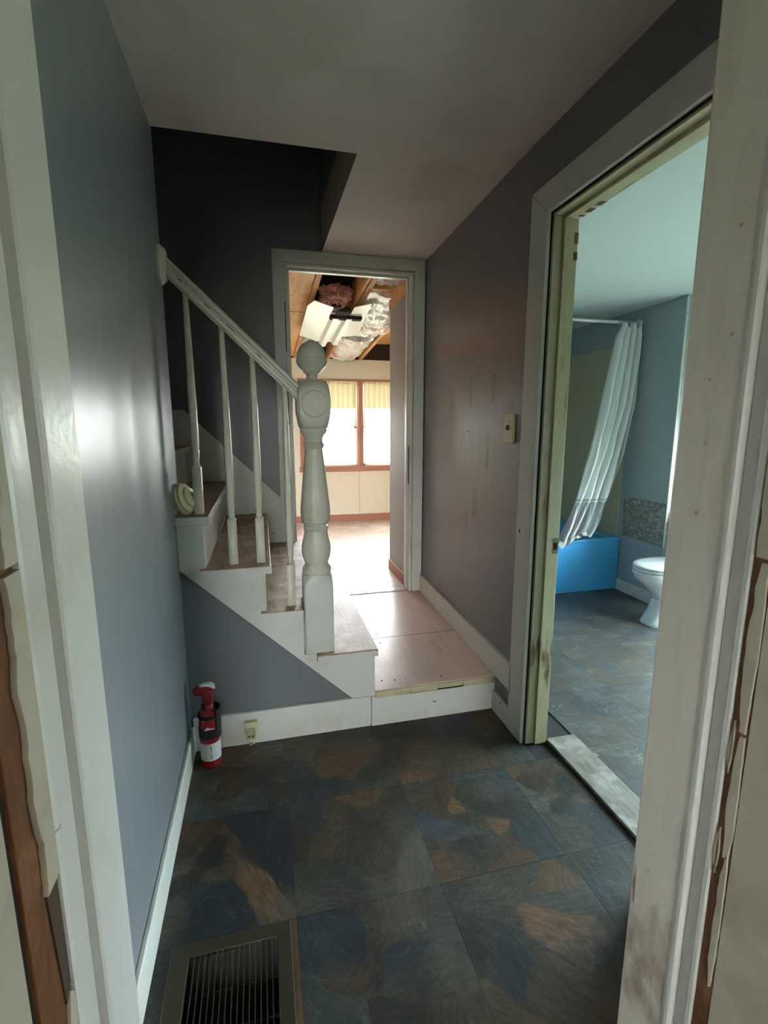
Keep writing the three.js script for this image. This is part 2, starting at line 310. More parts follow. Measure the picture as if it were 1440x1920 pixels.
// ---------------------------------------------------------------- baseboards
S('baseboard_left', [bx(XL, XL + 0.015, 0, 0.125, 0.765, 2.14, 0.004)], M.trim);
S('baseboard_stairs', [bx(XL + 0.01, 0.468, 0, 0.158, 2.135, 2.156, 0.004)], M.trim);
S('baseboard_right_lower', [bx(XR - 0.016, XR, 0, 0.105, 1.96, 2.14, 0.003)], M.trim);
{
  const p = (o) => [[wallR(1.95) - o, 1.95], [wallR(2.0) - o, 2.0], [wallR(ZB) - o, ZB - 0.02]];
  const outer = p(0.018), inner = p(-0.003).reverse();
  S('baseboard_right_upper', [poly('xd', [...outer, ...inner].reverse(), FL + 0.002, FL + 0.132)], M.trim);
}

// ---------------------------------------------------------------- stepped landing in front of the back door
{
  const l = SG('floor_landing');
  const e = 0.0025;
  mesh('landing_frame', [bx(0.49, 1.16, 0, FL - 0.045, 2.30, ZB)], M.slab, l);
  const seam = 2.688;
  const xr = (d) => wallR(d) - 0.004;
  mesh('plywood_sheet', poly('xd', [[0.487, 2.118], [1.112, 2.118], [xr(seam), seam - e], [0.487, seam - e]], FL - 0.040, FL, [], 0.0015), M.ply, l);
  mesh('plywood_sheet', poly('xd', [[0.3, seam + e], [xr(seam), seam + e], [xr(ZB), ZB + 0.01], [0.3, ZB + 0.01]], FL - 0.040, FL, [], 0.0015), M.ply, l);
  // painted front edge, split along its plies, and the riser board below
  for (const [a, b, y0, y1] of [[0.487, 0.66, 0.1565, 0.1905], [0.662, 0.80, 0.160, 0.191], [0.803, 0.93, 0.1655, 0.191], [0.935, 1.112, 0.158, 0.1905]]) mesh('edge_strip', bx(a, b, y0, y1, 2.1115, 2.1185, 0.0015), M.trimOld, l);
  mesh('edge_gap_shade', bx(0.487, 1.112, 0.1548, 0.172, 2.1172, 2.1178), M.gap_shade, l);  // dark strip paints the shade in the cracks below the edge strips
  mesh('riser_board', [bx(0.47, 1.12, 0, 0.1545, 2.132, 2.152, 0.002)], M.trim, l);
  for (const [x, d] of [[0.535, 2.20], [0.60, 2.19], [0.63, 2.62], [0.635, 2.75], [0.84, 2.17]]) { const g = new THREE.CylinderGeometry(0.0045, 0.0045, 0.002, 10); g.translate(x, FL + 0.0004, -d); mesh('screw_head', uvBox(g), M.gap_shade, l); }
}

// ---------------------------------------------------------------- staircase
const T = [{ y: 0.408, x: 0.497 }, { y: 0.636, x: 0.262 }, { y: 0.848, x: 0.022 }, { y: 1.078, x: -0.222 }, { y: 1.315, x: -0.455 }];
const NX = 0.228, ND = 2.207;                                            // newel centre
{
  const s = group('staircase', [0, 0, 0]);
  tag(s, 'white painted staircase with worn bare wood treads rising left beside the landing', 'staircase');
  const c = 0.072;                                                       // newel notch half-width
  // cut string with its saw-tooth top
  mesh('stringer', poly('xy', [[XL + 0.001, 0.845], [0.36, 0.172], [0.40, 0.140], [0.487, 0.140], [0.487, 0.371], [NX + c, 0.371], [NX + c, 0.371], [-0.005 + 0.24, 0.371], [0.235, 0.371], [0.2125, 0.371], [0.2125, 0.4075], [NX - c, 0.4075], [NX - c, 0.598], [-0.005, 0.598], [-0.005, 0.811], [-0.249, 0.811], [-0.249, 1.041], [XL + 0.001, 1.041]].filter((p, i, a) => !i || p[0] !== a[i - 1][0] || p[1] !== a[i - 1][1]), 2.140, 2.17, [], 0.0015), M.trim, s);
  const back = ZB - 0.012;
  T.forEach((t, i) => {
    const xl = i < 4 ? T[i + 1].x - 0.052 : -1.5, th = 0.036, last = i === 4;
    let pts;
    if (i === 0) pts = [[0.213, 2.114], [t.x, 2.114], [t.x, 3.40], [0.236, 3.40], [0.236, ND + c], [NX - c + 0.001, ND + c], [NX - c + 0.001, 2.1705], [0.213, 2.1705]];
    else if (i === 1) pts = [[xl, 2.114], [NX - c, 2.114], [NX - c, ND + c], [t.x, ND + c], [t.x, back], [T[2].x - 0.025, back], [T[2].x - 0.025, 2.16], [xl, 2.16]];
    else if (!last) pts = [[Math.max(xl, XL + 0.001), 2.114], [t.x, 2.114], [t.x, back], [T[i + 1].x - 0.025, back], [T[i + 1].x - 0.025, 2.252], [Math.max(xl, XL + 0.001), 2.252]];
    else pts = [[-1.5, 2.26], [t.x, 2.26], [t.x, back], [-1.5, back]];
    const tr = mesh('tread', poly('xd', pts, t.y - th, t.y, [], 0.004), M.tread, s);
    if (!last) mesh('nosing_paint', i === 0 ? bx(0.2135, t.x + 0.001, t.y - th + 0.002, t.y - 0.006, 2.1115, 2.1145) : bx(Math.max(xl, XL + 0.002), i === 1 ? NX - c - 0.002 : t.x + 0.001, t.y - th + 0.002, t.y - 0.003, 2.1115, 2.1145), M.trim, tr);
    mesh('nosing_paint', bx(t.x - 0.0005, t.x + 0.002, t.y - th + 0.002, t.y - 0.004, i === 1 ? ND + c : last ? 2.27 : 2.116, i === 0 ? 3.39 : back), M.trim, tr);
    const y0 = i ? T[i - 1].y : FL, x = t.x - 0.025;
    mesh('riser', bx(x - 0.018, x, y0 + 0.0005, t.y - th - 0.0005, i === 1 ? ND + c : i === 4 ? 2.262 : 2.172, i === 0 ? 3.39 : back), M.trim, s);
  });
  mesh('skirt_board', poly('xy', [[-1.49, 1.325], [-1.49, 1.545], [-0.475, 1.545], [0.117, 0.955], [0.117, 0.21], [0.05, 0.21], [-0.60, 1.20]], ZB - 0.012, ZB, [], 0.003), M.trim, s);
}
// newel post
{
  const n = group('newel_post', [NX, T[0].y + 0.001, ND]);
  tag(n, 'thick white turned newel post with acorn finial at the foot of the stairs', 'newel post');
  const Y = (y) => y - T[0].y - 0.001, R = (a) => a.map(([y, r, k]) => ({ y: Y(y), rx: r, n: k || 2 }));
  mesh('base_block', loft(R([[0.409, 0.067, 14], [0.70, 0.067, 14], [0.735, 0.067, 9], [0.765, 0.0665, 3.6], [0.778, 0.064, 2.2]]), 64), M.trim, n);
  mesh('lower_turning', loft(R([[0.776, 0.062], [0.785, 0.066], [0.800, 0.066], [0.810, 0.060], [0.818, 0.054], [0.828, 0.0525], [0.838, 0.056], [0.860, 0.063], [0.885, 0.067], [0.91, 0.0655], [0.94, 0.058], [0.97, 0.052], [0.978, 0.051], [0.982, 0.054], [0.990, 0.0565], [0.998, 0.054], [1.001, 0.048], [1.006, 0.048], [1.012, 0.058], [1.020, 0.0645], [1.028, 0.062]]), 44, 0.5), M.trimCream, n);
  mesh('vase_turning', loft(R([[1.027, 0.0605], [1.035, 0.064], [1.055, 0.0672], [1.080, 0.0668], [1.11, 0.0635], [1.17, 0.0575], [1.24, 0.0500], [1.30, 0.0435], [1.345, 0.0385], [1.352, 0.0425], [1.360, 0.0465], [1.368, 0.0445], [1.376, 0.0385], [1.392, 0.0395], [1.408, 0.048], [1.420, 0.057], [1.424, 0.0595], [1.432, 0.0595], [1.436, 0.056]]), 44, 0.5), M.trimCream, n);
  mesh('upper_block', loft(R([[1.434, 0.056], [1.440, 0.0625, 2.2], [1.452, 0.0665, 2.8], [1.470, 0.0685, 4.5], [1.490, 0.0692, 12], [1.585, 0.0692, 12], [1.605, 0.0685, 4.5], [1.622, 0.066, 2.8], [1.634, 0.060, 2.2], [1.638, 0.052]]), 64), M.trimCream, n);
  for (const a of [0, 1, 2, 3]) {
    const disc = new THREE.CylinderGeometry(0.051, 0.053, 0.005, 44), ring = new THREE.TorusGeometry(0.054, 0.0032, 8, 48);
    disc.rotateX(Math.PI / 2); disc.translate(0, 0, 0.0705); ring.translate(0, 0, 0.0693);
    const g = merge([uvBox(disc), uvBox(ring.toNonIndexed())]); g.rotateY(a * Math.PI / 2); g.translate(0, Y(1.538), 0);
    mesh('rosette', g, M.trimCream, n);
  }
  mesh('finial', loft(R([[1.637, 0.045], [1.641, 0.030], [1.650, 0.0245], [1.663, 0.0245], [1.670, 0.033], [1.674, 0.038], [1.679, 0.038], [1.686, 0.047], [1.698, 0.058], [1.710, 0.0645], [1.720, 0.0665], [1.728, 0.0655], [1.731, 0.062], [1.742, 0.0625], [1.755, 0.0605], [1.768, 0.0555], [1.780, 0.0475], [1.790, 0.0375], [1.797, 0.027], [1.801, 0.018], [1.806, 0.011], [1.808, 0.003]]), 44, 0.45), M.trimCream, n);
}
// balusters
const railTop = (x) => 2.085 - 0.946 * (x + 0.319), RV = 0.078, RD = 2.19;
[[-0.265, 3, 0.200, 'topmost white baluster on the stairs, next to the cream round detector'], [-0.136, 2, 0.203, 'white baluster second from the top of the stairs, on the third tread'], [-0.020, 2, 0.203, 'white baluster third from the top of the stairs, at the nosing of the third tread'], [0.108, 1, 0.195, 'lowest white baluster of the stairs, close to the left of the newel post']].forEach(([x, i, sq, label]) => {
  const y0 = T[i].y + 0.001, yt = railTop(x) - RV + 0.012, h = yt - y0, b = group('baluster', [x, y0, RD]);
  tag(b, label, 'baluster', 'stair balusters under the handrail');
  mesh('square_foot', loft([{ y: 0, rx: 0.0185, n: 14 }, { y: sq - 0.004, rx: 0.0185, n: 14 }, { y: sq, rx: 0.0165, n: 8 }], 32), M.trimCream, b);
  const L = h - sq, q = [[0, 0.012], [0.006, 0.0135], [0.014, 0.0135], [0.02, 0.0115], [0.03, 0.0125], [0.045, 0.0152], [0.062, 0.0155], [0.07, 0.0135], [0.078, 0.0145], [0.084, 0.0155], [0.10, 0.0158], [L * 0.35, 0.0165], [L * 0.7, 0.0135], [L * 0.93, 0.0105], [L, 0.0105]];
  mesh('shaft', loft(q.map(([y, r]) => ({ y: sq + y, rx: r })), 20), M.trimCream, b);
});
// handrail
{
  const r = group('handrail', [0, 0, 0]);
  tag(r, 'moulded cream white stair handrail sloping down from the wall to the newel post', 'handrail');
  const prof = [[-0.030, 0.012], [-0.030, 0.026], [-0.026, 0.032], [-0.019, 0.035], [-0.019, 0.044], [-0.027, 0.052], [-0.0285, 0.064], [-0.022, 0.073], [-0.01, 0.078], [0.01, 0.078], [0.022, 0.073], [0.0285, 0.064], [0.027, 0.052], [0.019, 0.044], [0.019, 0.035], [0.026, 0.032], [0.030, 0.026], [0.030, 0.012], [0.022, 0.005], [0.022, 0], [-0.022, 0], [-0.022, 0.005]];
  const x0 = XL + 0.012, x1 = NX - 0.064;
  let g = poly('dy', prof.map(([a, b]) => [RD + a, b]).reverse(), x0, x1);
  const p = g.attributes.position;
  for (let i = 0; i < p.count; i++) p.setY(i, p.getY(i) + railTop(p.getX(i)) - RV);
  g.computeVertexNormals();
  mesh('rail', g, M.trimCream, r);
  // old paint flaked off along the side moulding shows dark wood
  for (const [a, b] of [[-0.285, -0.272], [-0.195, -0.172], [-0.115, -0.085], [0.0, 0.02]]) {
    const c = bx(a, b, 0.034, 0.038, RD - 0.0215, RD - 0.0185), q = c.attributes.position;
    for (let i = 0; i < q.count; i++) q.setY(i, q.getY(i) + railTop(q.getX(i)) - RV);
    mesh('bare_chip', c, M.dark, r);
  }
  const e = loft([{ y: 0, rx: 0.072, rz: 0.072 }, { y: 0.010, rx: 0.072 }, { y: 0.015, rx: 0.066 }, { y: 0.020, rx: 0.062 }, { y: 0.026, rx: 0.058 }, { y: 0.030, rx: 0.050 }], 40, 0.5);
  e.rotateZ(-Math.PI / 2); e.scale(1, 1.03, 0.72); e.translate(XL + 0.0005, railTop(XL + 0.02) - RV / 2, -RD);
  mesh('wall_rosette', e, M.trimCream, r);
}
// round detector leaning on the stairs
{
  const g = group('smoke_detector', [XL + 0.035, T[3].y + 0.0655, 2.185]);
  tag(g, 'round cream plastic smoke detector leaning on edge on the top tread against the wall', 'smoke detector');
  const r = (a) => { const q = loft(a.map(([y, x]) => ({ y, rx: x })), 44, 0.5); q.rotateZ(-Math.PI / 2 + 0.30); q.rotateY(-0.30); return q; };
  mesh('mounting_plate', r([[-0.018, 0.066], [-0.016, 0.068], [-0.002, 0.0685], [0, 0.066]]), M.ivory, g);
  mesh('cover', r([[0.0005, 0.0635], [0.010, 0.0635], [0.014, 0.060], [0.0165, 0.055], [0.018, 0.047]]), M.ivory, g);
  mesh('front_dome', r([[0.0182, 0.044], [0.026, 0.0435], [0.031, 0.040], [0.033, 0.030]]), M.ivory, g);
  g.position.y += 0.002;
}

// ---------------------------------------------------------------- back door frame (open doorway)
{
  const d = SG('door_1');
  const f0 = ZB - 0.018, L = 0.19, R = 1.075, yT = 2.485;
  mesh('casing', poly('xy', [[0.117, 0.60], [L, 0.60], [L, yT], [0.117, HC - 0.001]], f0, ZB, [], 0.003), M.trim, d);
  mesh('casing', poly('xy', [[R, FL + 0.001], [XRB - 0.006, FL + 0.001], [XRB - 0.006, HC - 0.001], [R, yT]], f0, ZB, [], 0.003), M.trim, d);
  mesh('head_casing', poly('xy', [[0.117, HC - 0.0005], [L, yT + 0.0005], [R, yT + 0.0005], [XRB - 0.006, HC - 0.0005]], f0, ZB, [], 0.003), M.trim, d);
  mesh('jamb', [bx(L + 0.002, L + 0.022, FL, yT - 0.02, ZB - 0.004, ZB + 0.13, 0.003), bx(L + 0.022, L + 0.036, FL, yT - 0.024, ZB + 0.04, ZB + 0.08, 0.003)], M.trim, d);
  mesh('jamb', [bx(R - 0.022, R - 0.002, FL, yT - 0.02, ZB - 0.004, ZB + 0.13, 0.003), bx(R - 0.036, R - 0.022, FL, yT - 0.024, ZB + 0.04, ZB + 0.08, 0.003)], M.trim, d);
  mesh('head_jamb', [bx(L + 0.002, R - 0.002, yT - 0.02, yT - 0.002, ZB - 0.004, ZB + 0.13, 0.003), bx(L + 0.022, R - 0.022, yT - 0.036, yT - 0.02, ZB + 0.04, ZB + 0.08, 0.003)], M.trim, d);
  for (const [a, b] of [[1.93, 2.24], [1.45, 1.76], [0.75, 1.10]]) mesh('hinge_mortise', bx(L - 0.001, L + 0.0045, a, b, ZB - 0.0185, ZB - 0.0035), M.gap_shade, d);
  mesh('strike_plate', bx(R - 0.0245, R - 0.0215, 1.02, 1.30, ZB + 0.005, ZB + 0.03, 0.001), M.vent, d);
}
// a torn strip of white film across the threshold
{
  const g = thick(30, 14, (u, v) => {
    const x = 0.60 + u * 0.43, w = 0.052 * (1 - 0.45 * sst(u, 0.62, 0.9)) + 0.006 * Math.sin(u * 23), c = ZB + 0.02 + 0.03 * u + 0.008 * Math.sin(u * 9);
    const d = c + (v - 0.5) * 2 * w;
    return [x, 0.1968 + 0.0052 * sst(d, ZB - 0.004, ZB + 0.008) + 0.0005 * Math.sin(u * 31 + v * 3), d];
  }, 0.0012);
  tag(mesh('plastic_strip', g, mat(0xdcd6e0, 0.25)), 'torn strip of white plastic film lying across the back doorway threshold', 'plastic strip');
}

// ---------------------------------------------------------------- bathroom door frame
const BD0 = 1.10, BD1 = 1.825, BY = 2.24;
{
  const d = SG('door_2'), c0 = XR - 0.018;
  mesh('casing', poly('dy', [[BD1 + 0.012, 0], [1.962, 0], [1.962, 2.36], [BD1 + 0.012, BY + 0.012]], c0, XR, [], 0.003), M.trim, d);
  mesh('head_casing', poly('dy', [[BD1 + 0.012, BY + 0.0125], [1.962, 2.3605], [0.97, 2.3605], [BD0 - 0.012, BY + 0.0125]], c0, XR, [], 0.003), M.trim, d);
  mesh('casing', poly('dy', [[BD0 - 0.012, 0], [BD0 - 0.012, BY + 0.012], [0.985, 2.345], [0.985, 0]], c0, XR, [], 0.003), M.trim, d);
  // jambs: a board with a stop on its bathroom half, standing a finger off the casing
  const J = M.jambBath;
  mesh('jamb', [bx(XR + 0.006, 1.232, 0.001, BY, BD1, BD1 + 0.014, 0.002)], J, d);
  mesh('door_stop', [bx(1.165, 1.225, 0.001, BY - 0.012, BD1 - 0.012, BD1 + 0.001, 0.003)], J, d);
  mesh('jamb', [bx(XR + 0.006, 1.232, 0.001, BY, BD0 - 0.014, BD0, 0.002)], J, d);
  mesh('head_jamb', [bx(XR + 0.006, 1.232, BY, BY + 0.03, BD0 - 0.014, BD1 + 0.014, 0.002)], J, d);
  mesh('head_stop', [bx(1.165, 1.225, BY - 0.012, BY + 0.001, BD0, BD1, 0.003)], J, d);
  mesh('gap_shade', [bx(XR - 0.002, XR + 0.006, 0.001, BY + 0.010, BD1 + 0.012, BD1 + 0.016), bx(XR - 0.002, XR + 0.006, BY + 0.008, BY + 0.014, BD0, BD1 + 0.014)], M.gap_shade, d);  // solid dark fillers paint the shade between casing and jamb
  // latch strike, torn out, and bare patches on the head stop
  const sp = mesh('strike_plate', bx(1.196, 1.223, 0.905, 0.972, BD1 - 0.0138, BD1 - 0.0115, 0.001), mat(0x7a6a48, 0.5, { metalness: 0.4 }), d);
  mesh('latch_hole', bx(1.200, 1.216, 0.922, 0.954, BD1 - 0.0145, BD1 - 0.013), M.gap_shade, sp);
  for (const [a, b] of [[1.775, 1.79], [1.715, 1.75], [1.655, 1.69]]) mesh('bare_patch', bx(1.200, 1.2256, BY - 0.0125, BY - 0.006, a, b, 0.001), M.stud, d);
  for (const [a, b] of [[2.14, 2.18], [2.08, 2.11]]) mesh('bare_patch', bx(1.208, 1.2256, a, b, BD1 - 0.0125, BD1 - 0.006, 0.001), M.stud, d);
  mesh('screw_hole', uvBox(new THREE.CylinderGeometry(0.005, 0.005, 0.002, 12).rotateZ(Math.PI / 2).scale(1, 1.7, 1).translate(c0, 0.985, -1.93)), M.gap_shade, d);
  mesh('threshold', [bx(1.232, 1.378, 0, 0.014, BD0, BD1, 0.004)], mat(0xffffff, 0.5, { map: rep(woodTexture(0x8f8a80, 0x6c6559, 880, 3, 8, 0xb9b4aa, 0.6), 2.2) }), d);
  mesh('threshold_gap_shade', [bx(1.2215, 1.2325, -0.003, 0.0015, BD0, BD1)], M.gap_shade, d);  // dark strip painting the shade of the joint beside the threshold
}
// light switch on the right wall
{
  const s = group('light_switch', [XR - 0.003, 1.433, 2.083]);
  tag(s, 'cream plastic toggle light switch on the grey wall beside the bathroom door', 'light switch');
  const f = (w, h, r0, t0, t1) => { const g = new RoundedBoxGeometry(t1 - t0, h, w, 3, r0); g.translate(-(t0 + t1) / 2, 0, 0); return uvBox(g); };
  mesh('plate', f(0.078, 0.132, 0.003, -0.003, 0.009), M.ivory, s);
  const t = f(0.009, 0.022, 0.003, 0.006, 0.024); t.rotateZ(-0.35);
  mesh('toggle', t, mat(0x6f5a3c, 0.5), s);
  for (const y of [0.033, -0.033]) { const g = new THREE.CylinderGeometry(0.0035, 0.0035, 0.002, 12); g.rotateZ(Math.PI / 2); g.translate(-0.0095, y, 0); mesh('screw', uvBox(g), mat(0x8d7f5c, 0.4), s); }
}

// ---------------------------------------------------------------- fire extinguisher
{
  const e = group('fire_extinguisher', [-0.265, 0.0005, 2.045]);
  tag(e, 'small red fire extinguisher with a black bracket standing on the floor in the corner', 'fire extinguisher');
  mesh('cylinder', loft([[0, 0.036], [0.003, 0.0405], [0.010, 0.042], [0.205, 0.042], [0.225, 0.040], [0.240, 0.034], [0.252, 0.025], [0.258, 0.019]].map(([y, r]) => ({ y, rx: r })), 40), M.red, e);
  const cv = document.createElement('canvas'); cv.width = 512; cv.height = 192;
  const c = cv.getContext('2d'); c.fillStyle = '#d9d7d2'; c.fillRect(0, 0, 512, 192); c.fillStyle = '#77756f';
  for (let i = 0; i < 3; i++) for (let k = 0; k < 9; k++) c.fillRect(150 + i * 40 - (i > 0 ? -70 : 0), 30 + k * 14, 4 + ((k * 7 + i * 5) % 20), 3);
  c.save(); c.translate(128, 96); c.rotate(-Math.PI / 2); c.fillStyle = '#262524'; c.font = 'bold 26px sans-serif'; c.textAlign = 'center'; c.textBaseline = 'middle'; c.fillText('FIRST ALERT', 0, 0); c.restore();
  c.fillStyle = '#8c1a1a'; c.fillRect(300, 40, 70, 100);
  const ct = new THREE.CanvasTexture(cv); ct.colorSpace = THREE.SRGBColorSpace;
  const lab = new THREE.CylinderGeometry(0.0424, 0.0424, 0.080, 48, 1, true); lab.rotateY(-Math.PI * 0.5); lab.translate(0, 0.075, 0);
  mesh('label_band', lab, mat(0xffffff, 0.4, { map: ct, side: THREE.DoubleSide }), e);
  mesh('collar', loft([[0.254, 0.021], [0.262, 0.023], [0.280, 0.022], [0.286, 0.018]].map(([y, r]) => ({ y, rx: r })), 28), M.redPlastic, e);
  // valve head with its beak-shaped lever and a pale top
  mesh('valve_head', loft([{ y: 0.284, rx: 0.021, n: 3 }, { y: 0.305, rx: 0.022, n: 3.5, x: 0.001 }, { y: 0.33, rx: 0.024, n: 3.5, x: 0.002 }, { y: 0.345, rx: 0.022, n: 3, x: 0.001 }], 32), M.redPlastic, e);
  mesh('lever', poly('xy', [[-0.055, 0.335], [-0.046, 0.326], [-0.028, 0.33], [-0.02, 0.322], [0.026, 0.332], [0.027, 0.350], [0.008, 0.362], [-0.015, 0.367], [-0.046, 0.362], [-0.056, 0.352]], -0.013, 0.013, [], 0.003), M.redPlastic, e);
  mesh('cap', poly('xy', [[-0.03, 0.3665], [-0.008, 0.364], [0.010, 0.357], [0.020, 0.349], [0.029, 0.345], [0.033, 0.351], [0.029, 0.366], [0.012, 0.374], [-0.012, 0.376]], -0.012, 0.012, [], 0.003), M.plasticWhite, e);
  // wall bracket: back plate to the right and two straps
  const arc = (r0, r1, a0, a1) => { const q = []; for (let k = 0; k <= 14; k++) { const a = a0 + (a1 - a0) * k / 14; q.push([r1 * Math.cos(a), r1 * Math.sin(a)]); } for (let k = 14; k >= 0; k--) { const a = a0 + (a1 - a0) * k / 14; q.push([r0 * Math.cos(a), r0 * Math.sin(a)]); } return q; };
  const br = mesh('bracket', poly('xd', arc(0.0424, 0.0475, -0.95, 2.2), 0.132, 0.262, [], 0.001), M.black, e);
  const band = (y0, y1) => { const g = new THREE.CylinderGeometry(0.0445, 0.0445, y1 - y0, 40, 1, false); g.translate(0, (y0 + y1) / 2, 0); return uvBox(g); };
  mesh('strap', band(0.137, 0.178), M.black, br); mesh('strap', band(0.226, 0.236), M.black, br);
  mesh('gauge_label', poly('xy', [[-0.022, 0], [0.018, 0.0], [-0.012, 0.012]].map(([a, b]) => [a, b + 0.182]), 0.0385 - 0.082, 0.0405 - 0.079), M.plasticWhite, e);
  e.rotation.y = 0.15; e.rotation.z = 0.0;
}
// small socket on the baseboard
{
  const s = group('wall_socket', [-0.096, 0.010, 2.134]);
  tag(s, 'small cream surface-mounted wall socket with a plug adapter on the baseboard under the stairs', 'wall socket');
  const B = (x0, x1, y0, y1, t0, t1, r) => bx(x0, x1, y0, y1, -t1, -t0, r);
  mesh('box', B(-0.030, 0.028, 0.060, 0.112, 0, 0.026, 0.004), M.ivory, s);
  const f = mesh('socket_face', B(-0.024, 0.018, 0.032, 0.088, 0.0, 0.034, 0.009), mat(0xa99f7c, 0.5), s);
  for (const x of [-0.009, 0.006]) mesh('slot', B(x - 0.0035, x + 0.0035, 0.046, 0.055, 0.033, 0.035), M.gap_shade, f);
  mesh('plug', B(-0.014, 0.016, 0.002, 0.034, 0, 0.022, 0.005), M.ivory, s);
  mesh('prong_cap', B(-0.011, 0.004, 0.0, 0.014, 0.020, 0.026, 0.002), mat(0x847a5c, 0.5), s);
}
// floor register
{
  const v = group('floor_vent', [0, 0.0005, 0]);
  tag(v, 'brown metal floor register with long dark slots set in the slate floor', 'floor vent');
  const x0 = -0.300, x1 = 0.026, d0 = 0.80, d1 = 1.252, a = -0.250, b = -0.014, c0 = 0.842, c1 = 1.213;
  mesh('frame', poly('xd', [[x0, d0], [x1, d0], [x1, d1], [x0, d1]], 0, 0.009, [[[a, c0], [a, c1], [b, c1], [b, c0]]], 0.003), M.vent, v);
  const n = 16;
  for (let i = 1; i < n; i++) mesh('slat', bx(a + (b - a) * i / n - 0.0013, a + (b - a) * i / n + 0.0013, -0.012, 0.0065, c0, c1), M.vent, v);
  for (const d of [0.94, 1.03, 1.12]) mesh('cross_bar', bx(a, b, -0.016, -0.012, d, d + 0.005), M.vent, v);
  mesh('duct', [bx(a - 0.0015, a, -0.70, -0.005, c0, c1), bx(b, b + 0.0015, -0.70, -0.005, c0, c1), bx(a, b, -0.70, -0.005, c1, c1 + 0.0015), bx(a, b, -0.70, -0.005, c0 - 0.0015, c0), bx(a, b, -0.705, -0.70, c0, c1)], M.duct, v);
}

// ---------------------------------------------------------------- cased doorway we look through
const OL = -0.241, OR = 0.7455, OD = 0.762, OT = 2.18;                   // jamb faces, hall-side edge, head height
{
  const t = SG('trim_1');
  const side = (s, X) => {                                               // s = -1 left, 1 right; profile in x (inwards) and d
    const P = (pts) => poly('xd', (s < 0 ? pts.map(([o, d]) => [X + o, d]) : pts.map(([o, d]) => [X - o, d]).reverse()), 0, OT);
    const b = s < 0 ? 0.652 : 0.6505;
    mesh('jamb', P([[-0.035, b], [0, b], [0, 0.7545], [-0.002, 0.7595], [-0.007, OD], [-0.035, OD]]), s < 0 ? M.trim : M.jambRight, t);
    mesh('bead', P(s < 0 ? [[-0.035, 0.641], [-0.003, 0.641], [0, 0.644], [0.001, 0.6515], [-0.035, 0.6515]] : [[-0.035, 0.630], [0.001, 0.630], [0.0035, 0.6335], [0.0035, 0.6405], [0.001, 0.650], [-0.035, 0.650]]), M.trim, t);
    mesh('recess_board', P(s < 0 ? [[-0.035, 0.6105], [-0.018, 0.6105], [-0.018, 0.6405], [-0.035, 0.6405]] : [[-0.035, 0.6035], [-0.010, 0.6035], [-0.010, 0.6295], [-0.035, 0.6295]]), M.trim, t);
    mesh('edge_casing', P(s < 0 ? [[-0.035, 0.5545], [-0.0015, 0.5545], [0.0007, 0.560], [0.0007, 0.6005], [-0.0015, 0.6075], [-0.0055, 0.610], [-0.035, 0.610]] : [[-0.035, 0.588], [-0.0007, 0.588], [0.0007, 0.5915], [0.0007, 0.599], [-0.002, 0.603], [-0.035, 0.603]]), M.trim, t);
  };
  side(-1, OL); side(1, OR);
  mesh('head', bx(OL - 0.035, OR + 0.035, OT, OT + 0.035, 0.5545, OD, 0.003), M.trim, t);
}
